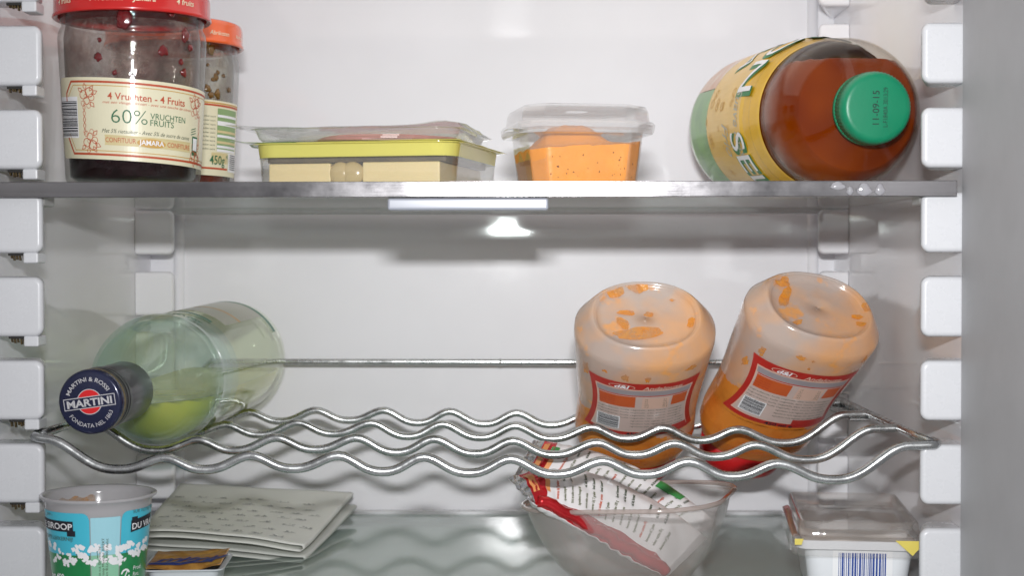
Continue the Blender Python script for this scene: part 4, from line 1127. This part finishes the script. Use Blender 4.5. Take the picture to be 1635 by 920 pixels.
# ------------------------------------------------------------------ snack packets in the bowl
PWHITE = solid('packet_white', s2l((224, 220, 220)), .28, var=.05, vscale=30, coat=.4, bump=.35, bscale=55)
PRED = solid('packet_red_foil', s2l((206, 26, 36)), .16, metal=.6, var=.3, vscale=40, bump=.9, bscale=60, coat=.5)
PGREEN = solid('packet_green', s2l((62, 140, 74)), .3, var=.1); PORAN = solid('packet_orange', s2l((224, 150, 90)), .3, var=.2, vscale=100)
INKOLIVE = solid('olive_ink', s2l((112, 116, 92)), .5)
PSILV = solid('packet_silver_crimp', s2l((200, 200, 204)), .18, metal=.9, var=.3, vscale=300, bump=1.0, bscale=300)
def pack(c00, c10, c11, c01, label, seed, redw, group, thick=.007, ctrl=None, greens=((.10, .145, .62, .80),)):
    nrm = (c10 - c00).cross(c01 - c00).normalized()
    if nrm.y > 0: nrm = -nrm
    base = (c00 + c10 + c11 + c01) / 4
    t = thing('snack_packet', label, 'snack packet', base, group)
    def S(u, v, h, side=1):
        tp = c11 * u + c01 * (1 - u)
        if ctrl is not None: tp = c01 * (1 - u) ** 2 + ctrl * 2 * u * (1 - u) + c11 * u * u
        p = (c00 * (1 - u) + c10 * u) * (1 - v) + tp * v
        e = max(0.0, min(1, (u - .04) * 14, (.97 - u) * 9)); b = thick * e * max(0, math.sin(PI * max(0, min(1, v)))) ** .6
        w = .0012 * mnoise.noise(Vector((u * 7 + seed, v * 5, seed))) + .0009 * mnoise.noise(Vector((u * 24, v * 5 + seed, 1))) * (1.2 if u < .3 or v < redw else .5)
        cr_ = .0007 * math.sin(u * 400) if u < .045 else 0
        return p - base + nrm * ((b + h) * side + w + cr_ * .5)
    def body(side):
        n, m = 70, 24; V = []; F = []
        for i in range(n + 1):
            for j in range(m + 1):
                u, v = i / n, j / m
                if i == 0 and j % 2: u -= .008
                V.append(S(u, v, .0, side))
        for i in range(n):
            for j in range(m): a = i * (m + 1) + j; F.append((a, a + m + 1, a + m + 2, a + 1))
        return V, F
    V1, F1 = body(1); V2_, F2 = body(-1); k = len(V1)
    o = mesh('wrapper', V1 + V2_, F1 + [tuple(q + k for q in f) for f in F2], PWHITE, t)
    P = Print()
    def uvrect(mat, ly, u0, u1, v0, v1, nu=None, nv=None):
        nu = nu or max(1, int((u1 - u0) * 60)); nv = nv or max(1, int((v1 - v0) * 24))
        V = [(u0 + (u1 - u0) * i / nu, v0 + (v1 - v0) * j / nv) for i in range(nu + 1) for j in range(nv + 1)]
        P.add(mat, ly, V, [(i * (nv + 1) + j, (i + 1) * (nv + 1) + j, (i + 1) * (nv + 1) + j + 1, i * (nv + 1) + j + 1) for i in range(nu) for j in range(nv)])
    uvrect(PSILV, 2, -.004, .052, 0.0, 1.0, 8, 40)
    uvrect(PRED, 1, .0525, .115, 0.0, 1.0); uvrect(PRED, 1, .1151, .985, 0.0, redw)
    # small print rows running across the packet
    wd = (c01 - c00).length; ln = (c10 - c00).length
    def tx(mat, s, u, v, size, width):
        V, F, w = text_geo(s, 0, .035); P.add(mat, 2, [(u - y * size / ln, v + x * width / w / wd) for x, y in V], F)
    for k in range(16):
        u = .20 + k * .045
        tx(INKRED if k % 6 == 0 else INKOLIVE, random.choice(('zout en suiker, aroma', 'ingredients fromage lait', 'bewaren bij 7 graden', 'valeur nutritive 100 g')), u, redw + .06, .0020, wd * random.uniform(.22, .30))
        if k % 4 != 3: tx(INKDARK, random.choice(('sel, lait, ferments', 'koel bewaren', 'conserver au frais')), u, redw + .40, .0020, wd * random.uniform(.16, .24))
    [uvrect(PGREEN, 3, *g) for g in greens]; uvrect(PORAN, 2, .06, .085, .3, .9); uvrect(PORAN, 2, .115, .14, .25, .5)
    tx(WHITEP, 'N', .53, .74, .004, .004)
    tube('folded_edge', [S(.06 + .92 * k / 40, .03 + .012 * math.sin(k * .7), .0018) for k in range(41)], .0032, PRED, t, 12)
    P.build('packet_print', t, lambda u, v, h: S(u, v, h), .0002, .00012)
    return t
pack(at(843, 799, .028), at(1062, 925, .048), at(1128, 862, .078), at(812, 764, .040), 'red and white snack packet with a silver crimped end, nearer one in the bowl', 2.0, .15, 'snack packets in the bowl', ctrl=at(950, 712, .080))
B_ = pack(at(818, 768, .088), at(1085, 860, .105), at(1150, 842, .108), at(852, 704, .110), 'farther snack packet in the bowl, its crimped end fanned out under the rack wires', 7.0, .30, 'snack packets in the bowl', ctrl=at(1015, 715, .118), greens=((.10, .14, .6, .8), (.44, .52, .66, .88), (.66, .80, .72, .94)))

# ------------------------------------------------------------------ white tub with clear lid
p = at(1362, 870, .068)
wt = thing('white_tub', 'square white tub with a clear lid and a blue bar code, in the right corner', 'tub', (p.x - .001, .072, 0), rot=(0, 0, math.radians(-6)))
WPL = solid('white_tub_plastic', s2l((226, 228, 232)), .3, var=.03)
tray_shell('tub_body', [(.0003, .0230, .043, .008), (.002, .0245, .0445, .009), (.030, .0280, .0490, .008), (.0305, .0328, .0530, .008), (.0345, .0332, .0535, .008), (.0350, .0330, .0532, .008)], .0008, WPL, wt)
LIDC = clear('tub_lid_clear', (.98, .975, .97), (.90, .88, .86), .05, haze=.05, hcol=s2l((236, 230, 226)), bump=.4, bscale=50, pw=2)
lv = [(.0270, .0342, .0546, .009), (.0275, .0346, .0550, .009), (.0362, .0344, .0548, .009), (.0368, .0335, .0540, .009), (.0372, .0322, .0526, .008), (.0372, .0316, .0520, .008), (.0440, .0306, .0508, .007), (.0448, .0298, .0500, .006), (.0442, .0288, .0490, .006), (.0405, .0276, .0478, .005), (.0402, .0268, .047, .005)]
rings('clear_lid', [rrect(a, b, r, z, 6) for z, a, b, r in lv] + [rrect(.001, .001, .0005, .0402, 6)] + [rrect(.001, .001, .0005, .0396, 6)] + [rrect(a - .0006, b - .0006, r - .0003, z - (.0005 if i > 3 else 0), 6) for i, (z, a, b, r) in list(enumerate(lv))[::-1]], LIDC, wt, loop=True, deg=38)
BROWNC = solid('brownish_contents', s2l((238, 232, 226)), .35, var=.25, vscale=45, bump=.5, bscale=60, coat=.3)
gridf('contents', .0290, .0490, lambda x, y: .0340 + .0016 * mnoise.noise(Vector((x * 60, y * 60, 0))), BROWNC, wt)
YEL = solid('yellow_sticker', s2l((214, 196, 90)), .4, var=.06); BLUEB = solid('blue_bar_ink', s2l((40, 72, 150)), .4); PALEY = solid('pale_yellow_label', s2l((214, 208, 150)), .4)
P = Print(); x = -.0105
P.rect(WHITEP, 0, -.0135, .012, .0170, .0296)
while x < .0135:
    w_ = random.choice((.0003, .0004, .0007, .0010)); P.rect(BLUEB, 1, x, .0115, x + w_, .0282, .01); x += w_ + random.choice((.0003, .0004, .0006))
P.rect(PALEY, 1, -.0200, .0020, .0195, .0113)
P.text(INKRED, 2, 'kruidenkaas', 0, .0065, .0052, 'C', bold=.02, width=.026)
P.build('tub_print', wt, lambda u, v, h: Vector((u, -(.0445 + (.0490 - .0445) * (v - .002) / .028) - h, v)), .0003)
P = Print()
P.add(YEL, 0, [(.0175, .0362), (.0330, .0362), (.0262, .0285)], [(0, 1, 2)])
P.build('yellow_seal', wt, lambda u, v, h: Vector((u, -.0550 - h, v)), .0003); P = Print()
P.add(YEL, 0, [(-.0335, .0362), (-.0290, .0362), (-.0300, .0330), (-.0335, .0330)], [(0, 1, 2, 3)])
P.build('yellow_seal', wt, lambda u, v, h: Vector((u, -.0550 - h, v)), .0003)
